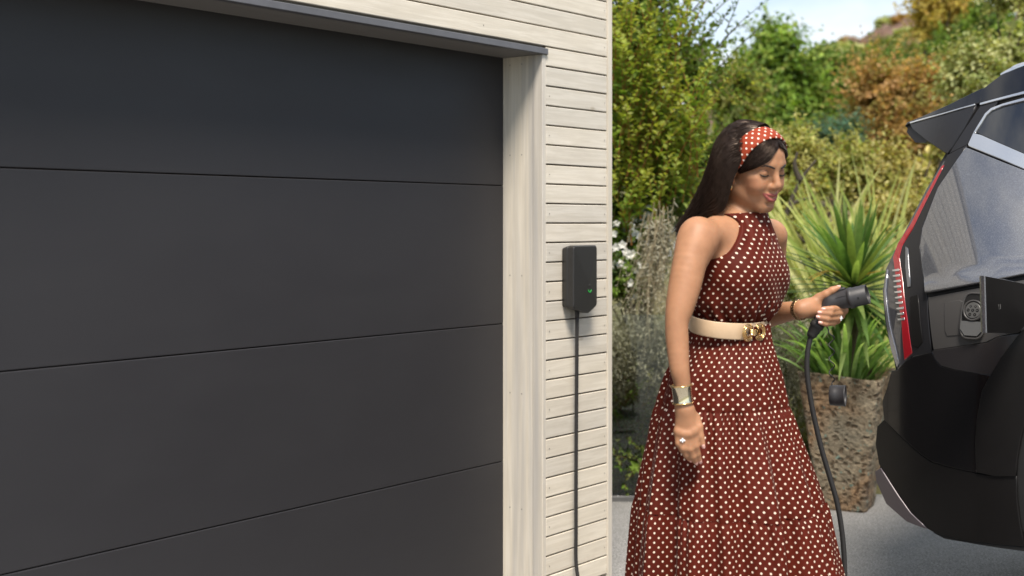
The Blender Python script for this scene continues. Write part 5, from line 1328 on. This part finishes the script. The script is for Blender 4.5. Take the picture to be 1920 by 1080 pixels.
# ------------------------------------------------------------------ hair and headband
def push(P, fld, off, it=6):             # move points out of a field until they are `off` away
    P = P.copy(); e = .002
    for _ in range(it):
        d = fld(P); m = d < off
        if not m.any(): break
        Q = P[m]; g = np.stack([fld(Q + np.eye(3)[k] * e) - fld(Q - np.eye(3)[k] * e) for k in range(3)], 1); g /= np.linalg.norm(g, axis=1)[:, None] + 1e-9
        P[m] = Q + g * (off - d[m])[:, None]
    return P
def hit(px, py, off):                    # where the sight line of a pixel meets the head, `off` above the skin
    d = unit([(px - 960) / FPX, 1, -(py - 419) / FPX]); o = v3(0, 0, CAMZ); ts = np.linspace(3.15, 3.62, 300); P = o + ts[:, None] * d; f = head(P) - off
    i = np.argmax(f < 0) if (f < 0).any() else np.argmin(f); return P[i]
def sheet_from(keys, nu, nv, ridges, seed, flds, freq=(60, 110, 190)):
    """keys[u][v] -> smooth sheet whose strands run along v, combed into fine ridges"""
    K = np.array(keys, float); A = np.array([resample(spline(K[i], 8), nv) for i in range(len(K))])
    G = np.array([resample(spline(A[:, j], 8), nu) for j in range(nv)]).transpose(1, 0, 2)
    for f, off in flds: G = push(G.reshape(-1, 3), f, off).reshape(nu, nv, 3)
    Tu = np.gradient(G, axis=0); Tv = np.gradient(G, axis=1); N = np.cross(Tu, Tv); N /= np.linalg.norm(N, axis=2)[..., None] + 1e-12
    r_ = np.random.default_rng(seed); u = np.linspace(0, 1, nu)[:, None]; v = np.linspace(0, 1, nv)[None]
    D = sum(r_.uniform(.5, 1) / (1 + k * .5) * np.sin(6.283 * f * (u + .012 * np.sin(v * 5 + r_.random() * 6)) + r_.random() * 6.28) for k, f in enumerate(freq)) 
    c = G.mean((0, 1)); sg = np.sign(((G - (HO - UP * .02)) * N).sum(2).mean()); N = N * sg
    return G + N * (ridges * D)[..., None], N
def resample(P, n):
    s = np.concatenate([[0], np.cumsum(np.linalg.norm(np.diff(P, axis=0), axis=1))]); t = np.linspace(0, s[-1], n); return np.column_stack([np.interp(t, s, P[:, k]) for k in range(3)])
def m_hair():
    t = NT('dark_brown_hair'); n = t.noise(t.coord(), 60, 3)
    t.base(t.ramp(n, [(.3, (.011, .0066, .0050)), (.7, (.024, .0145, .011))])); t.val('Roughness', .30); t.val('Specular IOR Level', .36); t.p.inputs['Specular Tint'].default_value = (1, .80, .66, 1); return t.m
M_hair = m_hair()
K = [[W(1381, 322, 3.325), W(1371, 350, 3.325), W(1364, 378, 3.33), W(1352, 398, 3.34), W(1318, 409, 3.37), W(1276, 446, 3.43)],
     [W(1396, 288, 3.325), W(1366, 300, 3.325), W(1348, 335, 3.33), W(1336, 368, 3.345), W(1308, 402, 3.385), W(1274, 441, 3.44)],
     [W(1412, 258, 3.345), W(1370, 262, 3.345), W(1343, 300, 3.35), W(1326, 350, 3.37), W(1300, 398, 3.41), W(1273, 437, 3.45)],
     [W(1432, 232, 3.41), W(1385, 226, 3.43), W(1346, 258, 3.45), W(1322, 330, 3.46), W(1294, 394, 3.47), W(1272, 434, 3.47)],
     [W(1448, 252, 3.49), W(1398, 246, 3.53), W(1360, 285, 3.54), W(1332, 340, 3.53), W(1303, 396, 3.52), W(1274, 437, 3.50)],
     [W(1440, 320, 3.50), W(1410, 340, 3.53), W(1385, 362, 3.54), W(1350, 388, 3.53), W(1312, 410, 3.52), W(1277, 442, 3.50)]]
body_arm = body
hair_root = None
def hair_mesh(G, N, name, parent, th=.004):
    nu, nv = G.shape[:2]; F = grid_faces(nu, nv); B = G - N * th
    V = np.concatenate([G.reshape(-1, 3), B.reshape(-1, 3)]); F2 = F[:, ::-1] + nu * nv
    rim = [(i, i + 1, nu * nv + i + 1, nu * nv + i) for i in range(nv - 1)] + [((nu - 1) * nv + i, (nu - 1) * nv + i + 1, nu * nv + (nu - 1) * nv + i + 1, nu * nv + (nu - 1) * nv + i) for i in range(nv - 1)]
    rim += [(i * nv + nv - 1, (i + 1) * nv + nv - 1, nu * nv + (i + 1) * nv + nv - 1, nu * nv + i * nv + nv - 1) for i in range(nu - 1)]
    return mesh(name, V, np.concatenate([F, F2, np.array(rim)]), M_hair, parent, True)
def add_strands(m, G, N, n, seed, lift=.0012, rad=.00055, flare=.008, vmin=0.0):
    r_ = np.random.default_rng(seed); nu, nv = G.shape[:2]
    for k in range(n):
        u = r_.random() * (nu - 1); i = int(u); j0 = int(r_.uniform(0, .45) * nv * (r_.random() > .4)); j1 = nv - int(r_.uniform(0, .35) * nv * (r_.random() > .5))
        if j1 - j0 < 6: continue
        js = np.unique(np.linspace(j0, j1 - 1, 9).astype(int)); w = r_.normal(0, 2.5) * (js - js[0]) / nv; ii = np.clip(i + w, 0, nu - 1).astype(int)
        e = np.linspace(0, 1, len(js)); P = G[ii, js] + N[ii, js] * (lift * r_.uniform(.2, 1.6) * np.sin(e * 3.1 + .05))[:, None] + (r_.normal(0, 1, 3) * flare)[None] * (e ** 4)[:, None] * (j1 >= nv - 2)
        V, F = tube(P, np.interp(e, [0, .2, .8, 1], [.6, 1, 1, .3]) * rad * r_.uniform(.7, 1.3), 3, False); m.add(V, F)
G1, N1 = sheet_from(K, 380, 56, .0011, 5, [(head, .011), (body, .008)])
hair = hair_mesh(G1, N1, 'hair', person)
K2 = [[W(*k, 3.37 + .03 * j) + v3(0, 0, 0) for j, k in enumerate(r)] for r in ([(1374, 345), (1366, 380), (1340, 396), (1300, 420), (1282, 440)], [(1350, 340), (1340, 372), (1318, 396), (1292, 415), (1277, 438)])]
m = MB(); add_strands(m, G1, N1, 1500, 11); 
# side sweep in front of the band, lying on the forehead
FU = [(1452, 247), (1440, 258), (1424, 275), (1408, 294), (1394, 310), (1384, 322)]
FM = [(1464, 260), (1452, 274), (1434, 294), (1415, 307), (1399, 316), (1385, 323)]
FL = [(1466, 268), (1455, 284), (1441, 303), (1421, 313), (1403, 320), (1386, 326)]
FT = [(1447, 242), (1432, 250), (1416, 268), (1401, 288), (1390, 306), (1383, 320)]
def hp(x, y, z, off):                    # out from the middle of the head through (x, y, z)
    c = H(0, 0, .015); d = unit(H(x, y, z) - c); P = c + np.linspace(.03, .16, 260)[:, None] * d; f = head(P) - off; i = np.argmax(f > 0); return P[i]
far_pts = [hp(.050, .034, .098, .007), hp(.068, .036, .084, .009), hp(.076, .036, .074, .009), hp(.080, .036, .066, .005)]
G2, N2 = sheet_from([[far_pts[i]] + [hit(*p, o) for p in r] for i, (r, o) in enumerate(((FT, .006), (FU, .0095), (FM, .0095), (FL, .004)))], 130, 40, .0007, 9, [(head, .003)], (26, 48, 80))
hair_mesh(G2, N2, 'fringe', hair, .003); add_strands(m, G2, N2, 260, 13, .0008, .0005, .001)
# the far half of the sweep, so that the head is whole from every side
G3, N3 = sheet_from([[hp(x, y, z, .007) for x, y, z in r] for r in ([(.045, -.01, .11), (.05, .02, .10), (.035, .05, .08), (.012, .07, .05), (.0, .075, .015)], [(.068, .005, .088), (.070, .025, .080), (.055, .052, .06), (.025, .068, .035), (.004, .075, .005)], [(.080, .010, .070), (.078, .030, .064), (.064, .055, .040), (.035, .068, .02), (.008, .074, -.005)])], 80, 30, .0007, 10, [(head, .004)], (20, 40, 66))
hair_mesh(G3, N3, 'fringe', hair, .003)
tag(m.build('loose_strands', M_hair, hair, True), kind='stuff')
def headband():
    M_band = m_dots('sunlit_polka_dot_band', (.27, .040, .016), (.82, .72, .62), .0243, .0031)  # band cloth tinted lighter than the dress, sunlight put into the colour
    c0 = H(0, 0, .010); phi = R(22); up = HU * math.cos(phi) + HF * math.sin(phi); fw = HF * math.cos(phi) - HU * math.sin(phi)
    na, nw = 90, 13; V = np.zeros((na, nw, 3)); U = np.zeros((na, nw, 2))
    for i, a in enumerate(np.linspace(R(-14), R(194), na)):
        hw = .0255 * min(1, .52 + 1.05 * math.sin(max(0.02, a + R(14)) * math.pi / R(208)) ** .8)
        d0 = -HL * math.cos(a) + up * math.sin(a)
        for j, w in enumerate(np.linspace(-1, 1, nw)):
            o = c0 + fw * (w * hw + .004); P = o + np.linspace(.03, .17, 300)[:, None] * d0; f = head(P) - (.0150 - .0022 * w * w); k = len(f) - 1 - np.argmax(f[::-1] < 0); V[i, j] = P[min(k + 1, 299)]; U[i, j] = (i / (na - 1) * .43, w * hw)
    N = np.cross(np.gradient(V, axis=0), np.gradient(V, axis=1)); N /= np.linalg.norm(N, axis=2)[..., None]; N *= np.sign(((V - c0) * N).sum(2).mean())
    for it in range(3): V[1:-1] = .5 * V[1:-1] + .25 * (V[2:] + V[:-2])
    B = V - N * .004
    n = na * nw; F = grid_faces(na, nw); rim = [(i * nw, (i + 1) * nw, n + (i + 1) * nw, n + i * nw) for i in range(na - 1)] + [(i * nw + nw - 1, (i + 1) * nw + nw - 1, n + (i + 1) * nw + nw - 1, n + i * nw + nw - 1) for i in range(na - 1)]
    mesh('headband', np.concatenate([V.reshape(-1, 3), B.reshape(-1, 3)]), np.concatenate([F, F[:, ::-1] + n, np.array(rim)]), M_band, person, True, uv=np.concatenate([U.reshape(-1, 2)] * 2))
headband()

# ------------------------------------------------------------------ charging connector in her left hand
def connector():
    P = lambda x, y, d=0: W(x, y, YC + d)
    c0, c1 = P(1556, 568, .004), P(1627, 551.5, -.040); ax = unit(c1 - c0); up = unit(UP - ax * ax.dot(UP)); sd = np.cross(ax, up); Lb = np.linalg.norm(c1 - c0)
    cn = thing('charging_connector', 'black charging connector in the woman\'s hand, its dust cap hanging on a coiled strap', 'connector', tuple(P(1560, 570)))
    M_con = simple('connector_plastic', (.030, .029, .031), .46, 0, .45, bump=.15, bscale=1200)
    f = Field(); f.cap(c0 + ax * .004, c0 + ax * .062, .0225, .0258, .006); f.cap(c0 + ax * .004 - up * .001, P(1546, 590, -.001), .0222, .0190, .012); f.cap(P(1546, 590, -.001), P(1531, 611, -.001), .0190, .0172, .008)
    f.cap(c0 + ax * .012 + up * .012, c0 + ax * .058 + up * .014, .010, .0125, .006)
    V, F = surface(f, c0 - .09, c0 + [.13, .09, .07], .0022); V = relax(V, F, 2)
    b = mesh('handle', V, F, M_con, cn, True)
    n = 40
    prof = [(.0262, Lb - .052), (.0285, Lb - .051), (.0287, Lb - .040), (.0268, Lb - .039), (.0268, Lb - .001), (.0255, Lb), (.0238, Lb), (.0232, Lb - .002), (.0232, Lb - .030), (.0001, Lb - .030)]
    V, F = lathe(prof, n); sh = mesh('shroud', frame_to(V, c0, sd, up, ax), F, M_con, cn, False)
    for p in sh.data.polygons: p.use_smooth = True
    m = MB()
    for a, b_ in ((0, 0), (-.012, 0), (.012, 0), (-.006, .011), (.006, .011), (-.0065, -.011), (.0065, -.011)): m.tube([c0 + sd * a + up * b_ + ax * (Lb - .03), c0 + sd * a + up * b_ + ax * (Lb - .007)], [.0042, .0040], 10)
    m.build('pin_sleeves', simple('pin_sleeve', (.02, .02, .02), .25), sh, True)
    m = MB()
    for a, b_ in ((0, 0), (.012, 0), (.006, .011)): m.tube([c0 + sd * a + up * b_ + ax * (Lb - .012), c0 + sd * a + up * b_ + ax * (Lb - .0055)], [.0018, .0018], 8)
    m.build('pins', M_rib, sh, True)
    # thumb latch, side seam, small marks
    V, F = tube(spline([c0 + ax * .020 + up * .026, c0 + ax * .035 + up * .0285, c0 + ax * .050 + up * .0295], 4), [.003, .004, .0045, .005, .005, .005, .0045, .004, .003], 8); mesh('latch', V, F, M_con, cn, True)
    near = -sd if (-sd)[1] < 0 else sd
    V, F = tube(spline([c0 + ax * .008 + up * .004 + near * .0232, c0 + ax * .030 + up * .009 + near * .0225, c0 + ax * .055 + up * .008 + near * .0245, c0 + ax * .058 - up * .004 + near * .0257], 6), .0007, 5); mesh('seam', V, F, M_dark, cn, True)
    for q, r in ((c0 + ax * .056 + up * .014 + near * .0224, .0022), (c0 + ax * (Lb - .022) - up * .004 + near * .0264, .0026)):
        V, F = lathe([(.0001, .0006), (r, .0006), (r, -.002)], 10); mesh('latch_hole', frame_to(V, q, ax, up, near), F, M_dark, cn)
    # strain relief and cable
    a, e = P(1533, 608, -.001), P(1519, 633, -.001); d = unit(e - a); x = unit(np.cross(d, v3(0, 1, 0))); y = np.cross(d, x); Ls = np.linalg.norm(e - a)
    prof = [(.0001, -.004), (.0190, -.004), (.0192, Ls * .22), (.0165, Ls * .26), (.0160, Ls * .52), (.0148, Ls * .55), (.0140, Ls * .8), (.0095, Ls), (.0001, Ls)]
    V, F = lathe(prof, 28); mesh('strain_relief', frame_to(V, a, x, y, d), F, M_rub, cn, True)
    pts = [P(1521, 628), P(1515, 655), P(1513, 690), P(1517, 730), P(1526, 780), P(1540, 840), P(1556, 895), P(1570, 945), P(1579, 1000), P(1583, 1050), P(1584, 1100), P(1582, 1180, .01), P(1570, 1290, .03), P(1535, 1363, .10), W(1440, 1300, 3.80), W(1200, 1225, 4.1), W(1080, 1205, 4.25)]
    Q = spline(pts, 9); Q[:, 2] = np.maximum(Q[:, 2], .008)
    V, F = tube(Q, .0073, 12); mesh('cable', V, F, M_rub, cn, True)
    # coiled strap with the dust cap
    ts = np.linspace(0, 1, 160); cx_ = np.interp(ts, [0, .08, .2, 1], [1549, 1553, 1559, 1560]); cy_ = np.interp(ts, [0, .08, 1], [611, 617, 722]); am = 5.2 * smoothstep(.06, .22, ts) * (1 - smoothstep(.90, 1, ts)); ph = ts * 2 * math.pi * 4.4
    S = np.array([W(a_ + m_ * math.cos(q_), b_, YC - .012 + m_ / 700 * math.sin(q_)) for a_, b_, m_, q_ in zip(cx_, cy_, am, ph)])
    V, F = tube(S, .0018, 6); mesh('coil_strap', V, F, M_rub, cn, True)
    cc = W(1570, 741.5, YC - .012); ax2 = unit(v3(.93, -.36, .0)); x2 = UP; y2 = np.cross(ax2, x2)
    prof = [(.0001, -.020), (.0255, -.020), (.0275, -.018), (.0282, -.004), (.0282, .018), (.0292, .0185), (.0292, .022), (.0262, .022), (.0255, .019), (.0255, -.012), (.0001, -.012)]
    V, F = lathe(prof, 40); mesh('dust_cap', frame_to(V, cc, x2, y2, ax2), F, M_con, cn, False).data.polygons.foreach_set('use_smooth', [True] * (len(F)))
connector()

# tidy: drop the builder's own notes
for o in bpy.data.objects:
    if '_o' in o: del o['_o']
